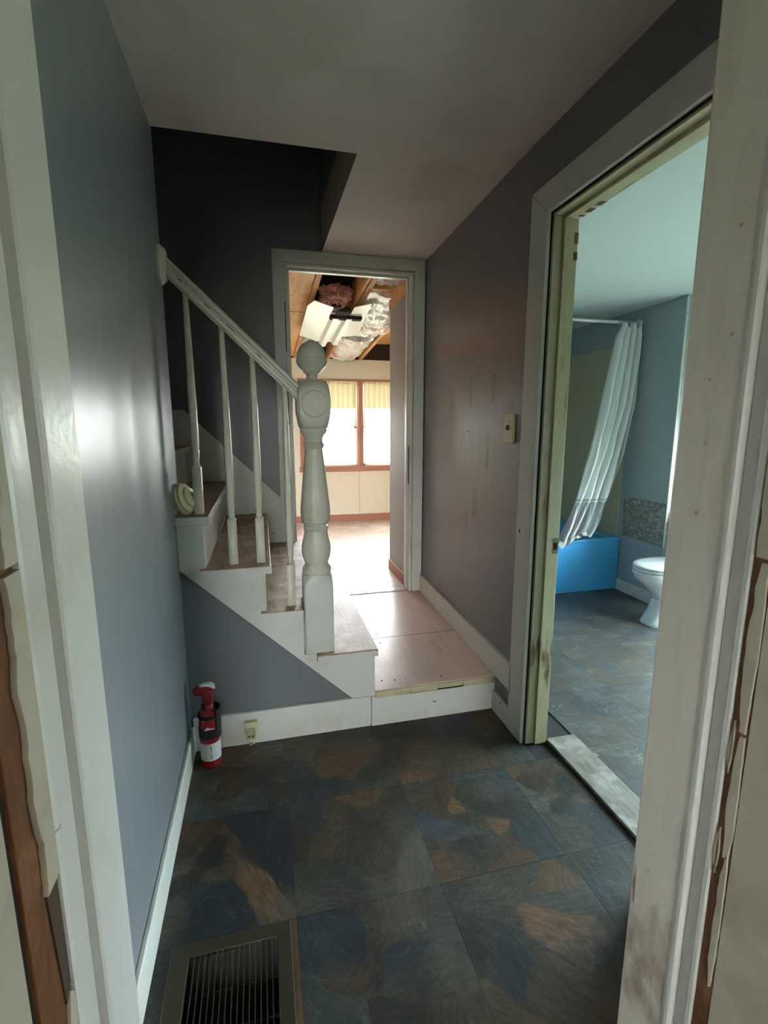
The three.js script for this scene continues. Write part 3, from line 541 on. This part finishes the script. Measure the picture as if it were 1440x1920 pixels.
// wall ends exposed beside the doorway: studs, torn plaster, paint
{
  const w = SG('wall_front');
  const l = -0.2465, r = 0.7476;
  mesh('plaster', [bx(-3.2, l - 0.0315, 0, HC, 0.50, 0.70), bx(-0.45, l - 0.0315, 0, HC, 0.70, OD)], M.frontPaint, w);
  mesh('plaster', [bx(r + 0.035, 3.4, 0, HC, 0.50, 0.70), bx(r + 0.035, XR + 0.05, 0, HC, 0.70, OD)], M.frontPaint, w);
  mesh('plaster', [bx(l - 0.03, r + 0.034, OT + 0.036, HC, 0.50, OD)], M.frontPaint, w);
  mesh('stud', bx(l - 0.031, l - 0.0015, 0, OT, 0.4865, 0.5525, 0.0015), M.stud, w);
  // torn plaster skin left on the stud
  const skin = (pts, x0, x1) => poly('dy', pts, x0, x1, [], 0.0006);
  const ragged = (y0, y1, dl, amp, rt, sd) => { const a = [], n = Math.round((y1 - y0) / 0.012); for (let i = 0; i <= n; i++) a.push([dl + amp * (fbm(0.3, i / 160, 3, 40, 3, sd) - 0.5) * 2 + (i % 2 ? 0.0008 : 0), y0 + (y1 - y0) * i / n]); return [...a, [rt, y1], [rt, y0]].reverse(); };
  mesh('torn_plaster', skin(ragged(1.314, 2.01, 0.533, 0.024, 0.554, 901), l - 0.0015, l + 0.005), M.plaster, w);
  mesh('torn_plaster', skin(ragged(0.95, 1.3065, 0.522, 0.010, 0.554, 911), l - 0.0015, l + 0.005), M.plaster, w);
  mesh('torn_plaster', skin([[0.5376, 0.673], [0.554, 0.645], [0.554, 0.785], [0.5453, 0.7955], [0.535, 0.757], [0.5404, 0.715]], l - 0.0015, l + 0.003), M.plaster, w);
  mesh('bare_stain', skin([[0.539, 0.785], [0.554, 0.80], [0.554, 0.96], [0.5264, 0.953], [0.5306, 0.897]], l - 0.0015, l + 0.0008), mat(0x4a3a28, 0.8), w);
  mesh('door_edge', [bx(l - 0.031, l + 0.005, 0, OT, 0.38, 0.462, 0.003)], M.plaster, w);
  mesh('gap_shade', [bx(l - 0.035, l - 0.006, 0, OT, 0.4625, 0.4862)], M.gap_shade, w);  // near-black filler box covers the stud side, shade given as colour
  // right side
  mesh('stud', bx(r, r + 0.034, 0, OT, 0.558, 0.5873, 0.0007), mat(0xffffff, 0.7, { map: rep(woodTexture(0x70482a, 0x4b2c16, 930, 5, 6, 0xa08a66, 0.4), 3) }), w);
  mesh('door_edge', [bx(r - 0.0014, r + 0.034, 0, OT, 0.28, 0.5568, 0.002)], M.plaster, w);
  const tr = (y0, y1, d0, d1, sd) => { const n = Math.max(4, Math.round((y1 - y0) / 0.014)), a = [], b = []; for (let i = 0; i <= n; i++) { const y = y0 + (y1 - y0) * i / n, e = Math.sin(Math.PI * i / n); a.push([d0 + (1 - e) * 0.003 + 0.004 * (fbm(0.2, i / 40, 3, 20, 3, sd) - 0.5), y]); b.push([d1 - (1 - e) * 0.006 + 0.006 * (fbm(0.7, i / 40, 3, 20, 3, sd + 1) - 0.5), y]); } return poly('dy', [...a, ...b.reverse()].reverse(), r - 0.004, r + 0.0007, [], 0.0004); };
  [[1.247, 2.05, 0.558, 0.587], [0.953, 1.24, 0.558, 0.578], [0.715, 0.946, 0.5577, 0.5747], [0.45, 0.722, 0.558, 0.571], [0.87, 0.967, 0.577, 0.5866], [0.673, 0.764, 0.578, 0.5866]].forEach(([a, b, c, e], i) => mesh('torn_paint', tr(a, b, c, e, 950 + i * 3), M.plaster, w));
}
// the room behind the camera
S('wall_front_room', [bx(-3.2, -3.1, 0, 0.75, -4.2, 0.50), bx(-3.2, -3.1, 1.95, HC, -4.2, 0.50), bx(-3.2, -3.1, 0.75, 1.95, -4.2, -1.65), bx(-3.2, -3.1, 0.75, 1.95, -1.35, 0.50), bx(3.3, 3.4, 0, 0.75, -4.2, 0.50), bx(3.3, 3.4, 1.95, HC, -4.2, 0.50), bx(3.3, 3.4, 0.75, 1.95, -4.2, -2.15), bx(3.3, 3.4, 0.75, 1.95, -1.6, 0.50), bx(-3.1, 3.3, 0, 0.75, -4.2, -4.1), bx(-3.1, 3.3, 1.95, HC, -4.2, -4.1), bx(-3.1, -1.0, 0.75, 1.95, -4.2, -4.1), bx(0.02, 3.3, 0.75, 1.95, -4.2, -4.1)], M.frontPaint);
S('ceiling_front_room', [bx(-3.2, 3.4, HC, HC + 0.26, -4.2, 0.70)], M.ceiling);
function simpleWindow(name, plane, a0, a1, y0, y1, at, glass) {          // framed double-hung window; plane 'x' (in a side wall) or 'd'
  const w = SG(name), b = (p, q, r, s, t0, t1) => (plane === 'x' ? bx(at + t0, at + t1, r, s, p, q, 0.003) : bx(p, q, r, s, at + t0, at + t1, 0.003)), ym = (y0 + y1) / 2;
  mesh('frame', [b(a0, a0 + 0.05, y0, y1, 0, 0.06), b(a1 - 0.05, a1, y0, y1, 0, 0.06), b(a0, a1, y0, y0 + 0.05, 0, 0.06), b(a0, a1, y1 - 0.05, y1, 0, 0.06), b(a0, a1, ym - 0.02, ym + 0.02, 0, 0.06)], M.trim, w);
  for (const [p, q] of [[y0 + 0.05, ym - 0.02], [ym + 0.02, y1 - 0.05]]) mesh('pane', b(a0 + 0.05, a1 - 0.05, p, q, 0.028, 0.032), glass || M.glass, w);
  return w;
}
simpleWindow('window_3', 'x', -2.15, -1.6, 0.75, 1.95, 3.32);
simpleWindow('window_4', 'd', -1.0, 0.02, 0.75, 1.95, -4.18);
simpleWindow('added_window_5', 'x', -1.65, -1.35, 0.75, 1.95, -3.18);  // unseen window, added to brighten the right doorway jamb

// ---------------------------------------------------------------- bathroom
const BX = 3.055, BC = 2.38, TD = 3.60;
{
  const f = SG('floor_bathroom');
  mesh('slab', [bx(1.26, 4.1, -0.20, -0.004, 0.80, 4.7)], M.slab, f);
  const W = 0.457, g = 0.0005;
  for (let i = 0; i < 7; i++) for (let j = 0; j < 7; j++) {
    const x0 = 1.378 + i * W, d0 = 0.80 + j * W, x1 = Math.min(x0 + W, 4.0), d1 = Math.min(d0 + W, TD + 0.03);
    if (x1 - x0 < 0.05 || d1 - d0 < 0.05 || (x0 > BX && d0 > 3.14)) continue;
    const gm = bx(x0 + g, Math.min(x1, d0 > 3.0 ? BX : 9) - g, -0.004, 0, d0 + g, d1 - g), uv = gm.attributes.uv, du = (i % 3) * W - x0, dv = (j % 3) * W - d0;
    for (let q = 0; q < uv.count; q++) uv.setXY(q, uv.getX(q) + du, uv.getY(q) + dv);
    mesh('vinyl_tile', gm, M.tileBath, f);
  }
}
const BW = { a0: 0.88, a1: 3.05, y0: 0.40, y1: 1.50 };
S('wall_bathroom', [
  bx(BX, BX + 0.12, 0, BC, 3.14, 4.72),                                   // wall beside the tub
  bx(BX + 0.12, 4.1, 0, BC, 3.14, 3.24),                                  // returns to the right behind the toilet
  bx(3.62, 3.72, 0, BC, 0.70, BW.a0), bx(3.62, 3.72, 0, BC, BW.a1, 3.14), bx(3.62, 3.72, 0, BW.y0, BW.a0, BW.a1), bx(3.62, 3.72, BW.y1, BC, BW.a0, BW.a1),
  bx(1.23, 4.1, 0, BC, 0.70, 0.80), bx(1.29, 1.39, 0, BC, ZB + 0.02, 4.72), bx(1.29, BX + 0.12, 0, BC, 4.62, 4.72)], M.bathPaint);
S('ceiling_bathroom', [bx(1.231, 4.1, BC, BC + 0.1, 0.70, 4.72)], M.bathCeil);
simpleWindow('window_2', 'x', BW.a0, BW.a1, BW.y0, BW.y1, 3.64, mat(0xe6f1f4, 0.05, { transmission: 1, thickness: 0 }));
S('baseboard_bathroom', [bx(BX - 0.016, BX, 0, 0.10, 3.14, 3.61, 0.004), bx(BX - 0.016, 4.0, 0, 0.10, 3.124, 3.14, 0.004)], M.trim);
S('trim_corner', [bx(BX - 0.006, BX + 0.006, 0.49, BC, 3.128, 3.14, 0.002)], M.trim);
{
  const s = SG('trim_tub_surround');
  mesh('side_panel', bx(BX - 0.008, BX, 0.47, 2.12, 3.655, 4.61, 0.002), M.surround, s);
  mesh('back_panel', bx(1.40, BX - 0.009, 0.47, 2.12, 4.61, 4.618, 0.002), M.surround, s);
}
// mosaic band: hundreds of tiny stone chips on the wall
{
  const gs = [], cols = [0x9a9e94, 0x868b82, 0xa6a496, 0x777d77, 0x928a79].map((h) => new THREE.Color(h));
  const add = (g) => { const c = cols[rnd() * 5 | 0], k = rr(0.8, 1.15), a = new Float32Array(g.attributes.position.count * 3); for (let i = 0; i < a.length; i += 3) { a[i] = c.r * k; a[i + 1] = c.g * k; a[i + 2] = c.b * k; } g.setAttribute('color', new THREE.BufferAttribute(a, 3)); gs.push(g); };
  for (let r = 0; r < 17; r++) { const y0 = 0.492 + r * 0.0205; for (let d = 3.145; d < 3.60;) { const w = rr(0.018, 0.05); add(bx(BX - 0.004 - rr(0, 0.003), BX + 0.001, y0, y0 + 0.019, d, Math.min(d + w - 0.0015, 3.605))); d += w; } for (let x = BX + 0.006; x < BX + 0.5;) { const w = rr(0.018, 0.05); add(bx(x, x + w - 0.0015, y0, y0 + 0.019, 3.135 - rr(0, 0.003), 3.141)); x += w; } }
  const o = mesh('mosaic_tiles', gs, mat(0xffffff, 0.4, { vertexColors: true }));
  o.userData = { kind: 'stuff', label: 'band of small grey mosaic stone tiles on the bathroom wall beside the tub', category: 'mosaic tiles' };
}
// bathtub: blue apron and hollow basin
{
  const t = group('bathtub', [0, 0, 0]);
  tag(t, 'bright blue painted bathtub at the far end of the bathroom', 'bathtub');
  mesh('apron', [bx(1.40, BX - 0.012, 0.001, 0.455, TD, TD + 0.035, 0.012)], M.tub, t);
  mesh('rim', poly('xd', [[1.40, TD - 0.004], [BX - 0.010, TD - 0.004], [BX - 0.010, 4.608], [1.40, 4.608]], 0.443, 0.472, [[[1.50, TD + 0.10], [1.50, 4.52], [BX - 0.13, 4.52], [BX - 0.13, TD + 0.10]]], 0.010), M.tub, t);
  mesh('basin', [bx(1.47, 1.50, 0.08, 0.45, TD + 0.08, 4.54), bx(BX - 0.13, BX - 0.10, 0.08, 0.45, TD + 0.08, 4.54), bx(1.5, BX - 0.13, 0.08, 0.45, TD + 0.07, TD + 0.10), bx(1.5, BX - 0.13, 0.08, 0.45, 4.52, 4.55), bx(1.47, BX - 0.10, 0.05, 0.08, TD + 0.07, 4.55)], M.tub, t);
}
// shower rod and curtain
{
  const r = group('shower_curtain_rod', [0, 0, 0]);
  tag(r, 'white shower curtain rod across the top of the tub alcove', 'curtain rod');
  mesh('rod', cylX(1.40, BX - 0.002, 2.268, TD, 0.012), M.plasticWhite, r);
  mesh('end_flange', cylX(BX - 0.022, BX - 0.0005, 2.268, TD, 0.03), M.plasticWhite, r);
  for (let i = 0; i < 7; i++) {
    const g = new THREE.TorusGeometry(0.019, 0.002, 8, 24); g.rotateY(Math.PI / 2 + (i - 3) * 0.05); g.translate(2.845 + i * 0.027, 2.262, -TD);
    tag(mesh('curtain_ring', uvBox(g.toNonIndexed()), M.chrome), 'thin metal ring holding the bunched shower curtain on the white rod', 'curtain ring', 'rings of the shower curtain');
  }
  const lerpT = (tab, v) => { for (let i = 0; i < tab.length - 1; i++) if (v <= tab[i + 1][0]) { const t = sst(v, tab[i][0], tab[i + 1][0]) * 0.3 + 0.7 * (v - tab[i][0]) / (tab[i + 1][0] - tab[i][0]); return tab[i].map((q, k) => q + (tab[i + 1][k] - q) * t); } return tab[tab.length - 1]; };
  // v, y, left x, right x, fold depth
  const tab = [[0, 2.235, 2.845, 3.025, 0.030], [0.05, 2.16, 2.805, 3.045, 0.034], [0.15, 1.98, 2.775, 3.045, 0.036], [0.35, 1.60, 2.705, 3.02, 0.036], [0.55, 1.21, 2.618, 2.955, 0.032], [0.72, 0.86, 2.525, 2.865, 0.028], [0.86, 0.60, 2.43, 2.775, 0.026], [0.94, 0.49, 2.385, 2.70, 0.026], [1, 0.46, 2.36, 2.62, 0.022]];
  const fn = (u, w) => {
    const v = 1 - w, [, y, a, b, f] = lerpT(tab, v), ph = u * Math.PI * 2 * 4.5 + 0.6 * Math.sin(v * 7 + u * 5), low = sst(v, 0.9, 1);
    return [a + (b - a) * (u + 0.022 * Math.sin(ph * 1.0 + 1.2)), y - 0.02 * Math.sin(u * 41) * sst(v, 0.05, 0) + low * (0.022 * Math.sin(u * 33) - 0.02 * (1 - u)) + 0.10 * u * low, TD - 0.035 + f * Math.sin(ph) + 0.010 * Math.sin(v * 23 + u * 17) * v + (v > 0.9 ? -0.035 * low : 0) - 0.02];
  };
  const cw = 1024, cv = document.createElement('canvas'); cv.width = cw; cv.height = cw;
  const c = cv.getContext('2d'); c.fillStyle = '#f0f0ec'; c.fillRect(0, 0, cw, cw);
  for (let i = 0; i < 13; i++) { c.fillStyle = i % 3 === 0 ? '#c9ccc8' : i % 3 === 1 ? '#f4f4ee' : '#dcdcd0'; c.fillRect(i * 79 + (i * 37) % 23, 0, 24 + (i * 17) % 26, cw * 0.80); }
  c.fillStyle = '#aaa8aa'; c.fillRect(0, cw * 0.75, cw, cw * 0.19);
  c.fillStyle = '#e6e7e4';
  for (let i = 0; i < 5; i++) { const x = i * 210 + 10, y = cw * 0.75; c.beginPath(); c.moveTo(x, y + 194); c.lineTo(x + 70, y); c.lineTo(x + 118, y); c.lineTo(x + 48, y + 194); c.fill(); c.beginPath(); c.moveTo(x + 124, y); c.quadraticCurveTo(x + 215, y + 80, x + 150, y + 194); c.lineTo(x + 112, y + 194); c.quadraticCurveTo(x + 165, y + 90, x + 124, y); c.fill(); }
  c.fillStyle = '#b8b6b7'; c.fillRect(0, cw * 0.735, cw, 8); c.fillStyle = '#e0ddcf'; c.fillRect(0, cw * 0.945, cw, cw * 0.06);
  const ct = new THREE.CanvasTexture(cv); ct.colorSpace = THREE.SRGBColorSpace;
  const o = mesh('shower_curtain', sheet(150, 60, fn), mat(0xffffff, 0.75, { map: ct, side: THREE.DoubleSide }));
  tag(o, 'white and grey striped shower curtain pulled aside over the edge of the blue tub', 'shower curtain');
}
// toilet, facing left, its tank hidden behind the door frame
{
  const t = group('toilet', [2.96, 0.0005, 2.86]);
  tag(t, 'white porcelain toilet with closed lid standing in the bathroom', 'toilet');
  const R = (a) => a.map(([y, x, rx, rz, n]) => ({ y, x, rx, rz, n: n || 2.2 }));
  mesh('pedestal', loft(R([[0, -0.03, 0.235, 0.118, 3.2], [0.015, -0.03, 0.235, 0.118, 3.2], [0.03, -0.03, 0.228, 0.112, 3], [0.10, -0.015, 0.205, 0.104, 2.8], [0.18, -0.01, 0.185, 0.102, 2.6], [0.23, -0.02, 0.20, 0.118, 2.4], [0.29, -0.05, 0.25, 0.150, 2.3], [0.345, -0.075, 0.29, 0.176, 2.2], [0.385, -0.08, 0.297, 0.183, 2.2], [0.397, -0.08, 0.292, 0.180, 2.2]]), 56, 0.6), M.porcelain, t);
  mesh('seat', loft(R([[0.400, -0.075, 0.292, 0.182], [0.403, -0.075, 0.298, 0.187], [0.414, -0.075, 0.298, 0.187], [0.418, -0.075, 0.292, 0.182]]), 56, 0.6), M.porcelain, t);
  mesh('lid', loft(R([[0.421, -0.075, 0.290, 0.180], [0.424, -0.075, 0.296, 0.185], [0.434, -0.075, 0.294, 0.184], [0.441, -0.075, 0.280, 0.172], [0.444, -0.075, 0.24, 0.14]]), 56, 0.6), M.porcelain, t);
  mesh('tank', [(() => { const g = new RoundedBoxGeometry(0.19, 0.36, 0.46, 4, 0.03); g.translate(0.335, 0.58, 0); return uvBox(g); })(), (() => { const g = new RoundedBoxGeometry(0.28, 0.07, 0.24, 3, 0.02); g.translate(0.29, 0.37, 0); return uvBox(g); })()], M.porcelain, t);
  t.scale.set(1, 1.04, 1);
  mesh('tank_lid', (() => { const g = new RoundedBoxGeometry(0.21, 0.035, 0.48, 3, 0.012); g.translate(0.335, 0.7785, 0); return uvBox(g); })(), M.porcelain, t);
}

// ---------------------------------------------------------------- back room
const RD1 = 6.33, RY = 0.2, slopeY = (d) => 2.26 + 0.09 * (6.3 - d);
S('floor_back_room', [bx(-2.2, 1.255, -0.05, RY, ZB + 0.005, 3.49), bx(-2.2, 1.288, -0.05, RY, 3.49, 4.73), bx(-2.2, 3.6, -0.05, RY, 4.73, RD1 + 0.1)], M.sub);
const WIN = [[0.56, 1.215], [1.295, 1.95], [2.03, 2.685]], WY0 = 0.925, WY1 = 1.98;
{
  const L = [bx(-2.2, 0.52, RY, 2.26, RD1, RD1 + 0.12), bx(2.73, 3.6, RY, 2.26, RD1, RD1 + 0.12), bx(0.52, 2.73, 1.99, 2.26, RD1, RD1 + 0.12)];
  S('wall_far', L, M.cream);
  const w = SG('wall_far_lower');
  mesh('panel', bx(0.52, 1.237, RY, 0.862, RD1, RD1 + 0.12, 0.002), M.cream, w);
  mesh('panel', bx(1.241, 2.73, RY, 0.862, RD1, RD1 + 0.12, 0.002), M.cream, w);
  mesh('patch', bx(0.985, 1.225, 0.70, 0.80, RD1 - 0.004, RD1 + 0.01, 0.002), M.cream, w);
}
S('wall_back_room_side', [bx(-2.2, -2.1, RY, 3.4, ZB + 0.12, RD1), bx(3.5, 3.6, RY, 3.4, 4.725, RD1), bx(1.29, 3.5, RY, 3.4, 4.725, 4.84)], M.cream);
S('wall_return', [poly('dy', [[ZB + 0.125, RY], [4.06, RY], [4.06, 2.345], [4.0, 2.362], [3.93, 2.358], [3.86, 2.374], [3.78, 2.371], [3.70, 2.384], [ZB + 0.125, 2.388]].reverse(), 1.062, 1.16)], M.paintReturn);
S('baseboard_return', [bx(1.050, 1.062, RY, RY + 0.09, ZB + 0.13, 4.06, 0.003)], M.stainWood);
S('baseboard_far', [bx(-2.1, 3.5, RY, RY + 0.085, RD1 - 0.016, RD1, 0.003)], M.stainWood);
// windows of the far wall
{
  WIN.forEach(([a, b], i) => {
    const w = SG('window_1' + (i ? String.fromCharCode(97 + i) : '')); w.name = ['window_1', 'window_6', 'window_7'][i];
    mesh('sash', [bx(a, a + 0.03, WY0, WY1, RD1 + 0.03, RD1 + 0.06), bx(b - 0.03, b, WY0, WY1, RD1 + 0.03, RD1 + 0.06), bx(a, b, WY0, WY0 + 0.03, RD1 + 0.03, RD1 + 0.06), bx(a, b, WY1 - 0.03, WY1, RD1 + 0.03, RD1 + 0.06), bx(a, b, 1.41, 1.43, RD1 + 0.03, RD1 + 0.06)], M.plasticWhite, w);
    for (const [p, q] of [[WY0 + 0.03, 1.41], [1.43, WY1 - 0.03]]) mesh('pane', bx(a + 0.03, b - 0.03, p, q, RD1 + 0.043, RD1 + 0.047), M.glass, w);
  });
  const f = SG('trim_window');
  const m = M.stainWood;
  for (const [a, b] of [[0.485, 0.56], [1.215, 1.295], [1.95, 2.03], [2.685, 2.76]]) mesh('mullion', bx(a, b, WY0, WY1, RD1 - 0.018, RD1 + 0.07, 0.004), m, f);
  mesh('sill', bx(0.47, 2.78, 0.855, 0.925, RD1 - 0.03, RD1 + 0.07, 0.005), m, f);
  mesh('head_rail', bx(0.47, 2.78, 1.98, 2.015, RD1 - 0.022, RD1 + 0.07, 0.004), m, f);
}
// mini blinds and valances
{
  const creamCloth = mat(0xe3d7ae, 0.9, { side: THREE.DoubleSide, transmission: 0.02, thickness: 0 }), slatM = mat(0xf2eee4, 0.5, { transmission: 0.35, thickness: 0 });
  WIN.forEach(([a, b], i) => {
    const where = ['left of the reddish centre mullion', 'right of the reddish centre mullion', 'farthest right, behind the grey wall end'][i];
    const bl = group('window_blind', [0, 0, 0]);
    tag(bl, 'white mini blind in the back room window ' + where, 'window blind', 'white mini blinds in the back room');
    const gs = []; const top = 1.42, bot = WY0 + 0.02 + (i ? 0.0 : -0.012);
    for (let y = bot + 0.02; y < top; y += 0.0195) { const s = bx(a + 0.006, b - 0.006, -0.0005, 0.0005, -0.0115, 0.0115); s.rotateX(0.2); s.translate(0, y, -(RD1 + 0.012)); gs.push(s); }
    const o = mesh('slats', gs, slatM, bl); o.userData.kind = 'stuff';
    mesh('bottom_rail', bx(a + 0.006, b - 0.006, bot, bot + 0.014, RD1, RD1 + 0.024, 0.003), slatM, bl);
    mesh('head_rail', bx(a + 0.006, b - 0.006, 1.95, 1.975, RD1, RD1 + 0.024, 0.003), slatM, bl);
    mesh('cord', [bx(a + 0.1, a + 0.102, bot, 1.96, RD1 + 0.011, RD1 + 0.013), bx(b - 0.102, b - 0.1, bot, 1.96, RD1 + 0.011, RD1 + 0.013)], slatM, bl);
    const va = group('window_valance', [0, 0, 0]);
    tag(va, 'short gathered cream valance over the back room window ' + where, 'valance', 'cream valances in the back room');
    mesh('cloth', sheet(90, 8, (u, v) => { const k = u * 60; return [a + 0.01 + u * (b - a - 0.02), 1.655 + v * 0.335 + 0.006 * Math.sin(k * 0.7) * (1 - v), RD1 - 0.034 + 0.010 * Math.sin(k) * (1.1 - 0.5 * v) + 0.004 * Math.sin(k * 2.3)]; }), creamCloth, va);
    mesh('rod', cylX(a - 0.01, b + 0.01, 1.968, RD1 - 0.034, 0.006), mat(0xd8cfb4, 0.4), va);
  });
  const cord = group('pull_cord', [0, 0, 0]); tag(cord, 'thin white blind pull cord hanging down along the centre window mullion', 'cord');
  mesh('line', uvBox(new THREE.CylinderGeometry(0.0018, 0.0018, 1.02, 8).translate(1.232, 1.42, -(RD1 - 0.024))), M.plasticWhite, cord);
  mesh('tassel', loft([{ y: 0, rx: 0.006 }, { y: 0.03, rx: 0.003 }], 12).translate(1.232, 0.88, -(RD1 - 0.024)), M.plasticWhite, cord);
}
// torn-open ceiling: joists, planks, roof deck, insulation
{
  const c = SG('ceiling_back_room');
  const sh = (x0, x1, yo, h, d0, d1, m, name) => { const g = bx(x0, x1, 0, h, d0, d1, 0.002), p = g.attributes.position; for (let i = 0; i < p.count; i++) p.setY(i, p.getY(i) + slopeY(-p.getZ(i)) + yo); mesh(name, g, m, c); };
  for (let i = -6; i <= 8; i++) { const x = 0.452 + i * 0.4064; if (x < 3.5 && x > -2.1) sh(x - 0.02, x + 0.02, 0, 0.19, x > 1.2 ? 4.845 : ZB + 0.13, RD1 + 0.1, M.joist, 'joist'); }
  sh(0.805, 0.828, 0.0, 0.19, ZB + 0.13, 4.35, M.joist, 'joist');          // doubled joist
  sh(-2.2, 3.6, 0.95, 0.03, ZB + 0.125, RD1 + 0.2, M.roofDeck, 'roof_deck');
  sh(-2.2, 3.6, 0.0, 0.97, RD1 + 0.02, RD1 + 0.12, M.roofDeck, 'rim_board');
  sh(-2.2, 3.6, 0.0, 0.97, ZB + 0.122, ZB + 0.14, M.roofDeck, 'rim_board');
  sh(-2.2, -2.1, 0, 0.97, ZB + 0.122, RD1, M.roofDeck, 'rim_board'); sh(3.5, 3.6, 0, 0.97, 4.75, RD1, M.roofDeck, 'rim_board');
  const ds = [3.60, 3.885, 4.60, 5.25, 6.30];
  for (let i = 0; i < 4; i++) { sh(-0.35, 0.428, 0.012 + 0.004 * (i % 2), 0.018, ds[i] + 0.003, ds[i + 1] - 0.003, M.plank, 'ceiling_plank'); sh(-2.08, -0.375, 0.012, 0.018, ds[i] + 0.003, ds[i + 1] - 0.003, M.plank, 'ceiling_plank'); }
  sh(0.85, 1.24, 0.0, 0.09, 3.90, 3.95, M.joist, 'blocking');
  sh(1.052, 1.16, -0.112, 0.11, ZB + 0.13, 4.06, M.joist, 'wall_plate');
  sh(1.30, 3.48, 0.192, 0.02, 4.86, 6.3, M.plank, 'ceiling_plank');
}
{
  const film = tex(512, (u, v) => {
    const f = fbm(u, v, 7, 7, 5, 811); let c = mix([226, 219, 214], [188, 176, 168], sst(f, 0.45, 0.7));
    const p = fbm(u, v, 4, 5, 3, 841); if (p > 0.70) c = mix(c, [222, 96, 112], 0.8); else if (p > 0.66) c = mix(c, [226, 150, 156], 0.6);
    return c;
  });
  const filmM = mat(0xffffff, 0.28, { map: film, side: THREE.DoubleSide });
  const batt = (x0, x1, d0, d1, sag, s, label) => tag(mesh('insulation_batt', thick(36, 48, (u, v) => {
    const x = x0 + u * (x1 - x0), d = d0 + v * (d1 - d0), e = Math.sin(Math.PI * Math.min(1, Math.max(0, u))), w = fbm(u, v, 5, 7, 4, s) - 0.5, w2 = Math.abs(fbm(u, v, 6, 9, 3, s + 9) - 0.5);
    return [x + 0.03 * w, slopeY(d) + 0.02 - sag * e - 0.07 * w2 + 0.035 * w, d + 0.03 * w];
  }, -0.07), filmM), label, 'insulation', 'film-faced insulation in the open ceiling');
  batt(0.885, 1.30, 3.98, 5.12, 0.05, 851, 'white film-faced insulation batt with pink print bulging from the open ceiling');
  batt(0.84, 1.22, 5.28, 6.2, 0.06, 861, 'crinkled film-faced insulation hanging at the far wall under the open ceiling');
  batt(0.87, 1.24, 3.60, 3.84, 0.0, 871, 'crinkled silvery insulation showing above the doorway, nearest in the open ceiling');
  batt(0.475, 0.62, 5.5, 6.2, 0.02, 881, 'small white scrap of insulation between the joists above the newel post finial');
  // loose pink glass wool in the dark bay
  const wool = mat(0xd9a39a, 1.0), g = new THREE.IcosahedronGeometry(1, 40), p = g.attributes.position;
  const n3 = (x, y, z, s) => (vnoise(x + 50, y + 50, 999, 999, s) + vnoise(y + 20, z + 90, 999, 999, s + 1) + vnoise(z + 70, x + 10, 999, 999, s + 2)) / 3;
  for (let i = 0; i < p.count; i++) {
    const x = p.getX(i), y = p.getY(i), z = p.getZ(i), ridge = Math.abs(n3(x * 2.6, y * 2.6, z * 2.6, 5) - 0.5) * 2;
    const k = 0.80 + 0.45 * ridge + 0.40 * (n3(x * 9, y * 9, z * 9, 9) - 0.5) + 0.14 * (n3(x * 26, y * 26, z * 26, 19) - 0.5);
    p.setXYZ(i, 0.655 + x * k * 0.15, slopeY(4.32) + 0.05 + y * k * 0.10 + 0.04 * x * x, -(4.30 - z * k * 0.20));
  }
  g.computeVertexNormals();
  tag(mesh('glass_wool', uvBox(g), wool), 'tuft of pink glass wool sticking out of the dark ceiling hole', 'insulation');
}
// hanging fluorescent fixture
{
  const f = group('ceiling_light', [0.64, slopeY(4.75) - 0.055, 4.75]);
  tag(f, 'white metal fluorescent ceiling fixture hanging loose below the torn-open ceiling', 'ceiling light');
  const P = (pts, y0, y1, name, m = M.enamel) => mesh(name, poly('xd', pts.map(([x, d]) => [x - 0.64, d - 4.75]), y0, y1, [], 0.002), m, f);
  P([[0.455, 4.06], [0.625, 4.20], [0.625, 5.30], [0.41, 5.08], [0.41, 4.20]], -0.004, 0.002, 'reflector_wing');
  P([[0.79, 4.17], [0.91, 4.06], [0.975, 5.0], [0.84, 5.07], [0.79, 5.0]], -0.004, 0.002, 'reflector_wing');
  const ridge = (a, b, d0, d1) => { const w = (b - a) / 2, c = (a + b) / 2 - 0.64; return poly('xy', [[c - w, 0], [c - w * 0.55, -0.035], [c + w * 0.55, -0.035], [c + w, 0]].reverse(), d0 - 4.75, d1 - 4.75, [], 0.001); };
  mesh('lamp_channel', ridge(0.63, 0.715, 4.40, 5.36), M.enamel, f);
  mesh('lamp_channel', ridge(0.745, 0.83, 4.40, 5.28), M.enamel, f);
  mesh('spine', bx(-0.02, 0.19, 0.001, 0.004, -0.4, 0.55), M.enamel, f);
  const dk = mesh('burnt_ballast', [bx(-0.02, 0.26, -0.03, 0.02, -0.36, -0.29, 0.012), bx(0.02, 0.14, -0.01, 0.035, -0.48, -0.34, 0.02), bx(-0.03, 0.05, 0.0, 0.03, -0.55, -0.42, 0.015)], mat(0x2a211b, 0.9), f);
  f.rotation.x = -0.09;
}
// ground outside
S('ground_outside', [bx(-30, 30, -0.9, -0.6, -30, 30)], mat(0x6f7560, 0.9));

renderer.render(scene, camera);
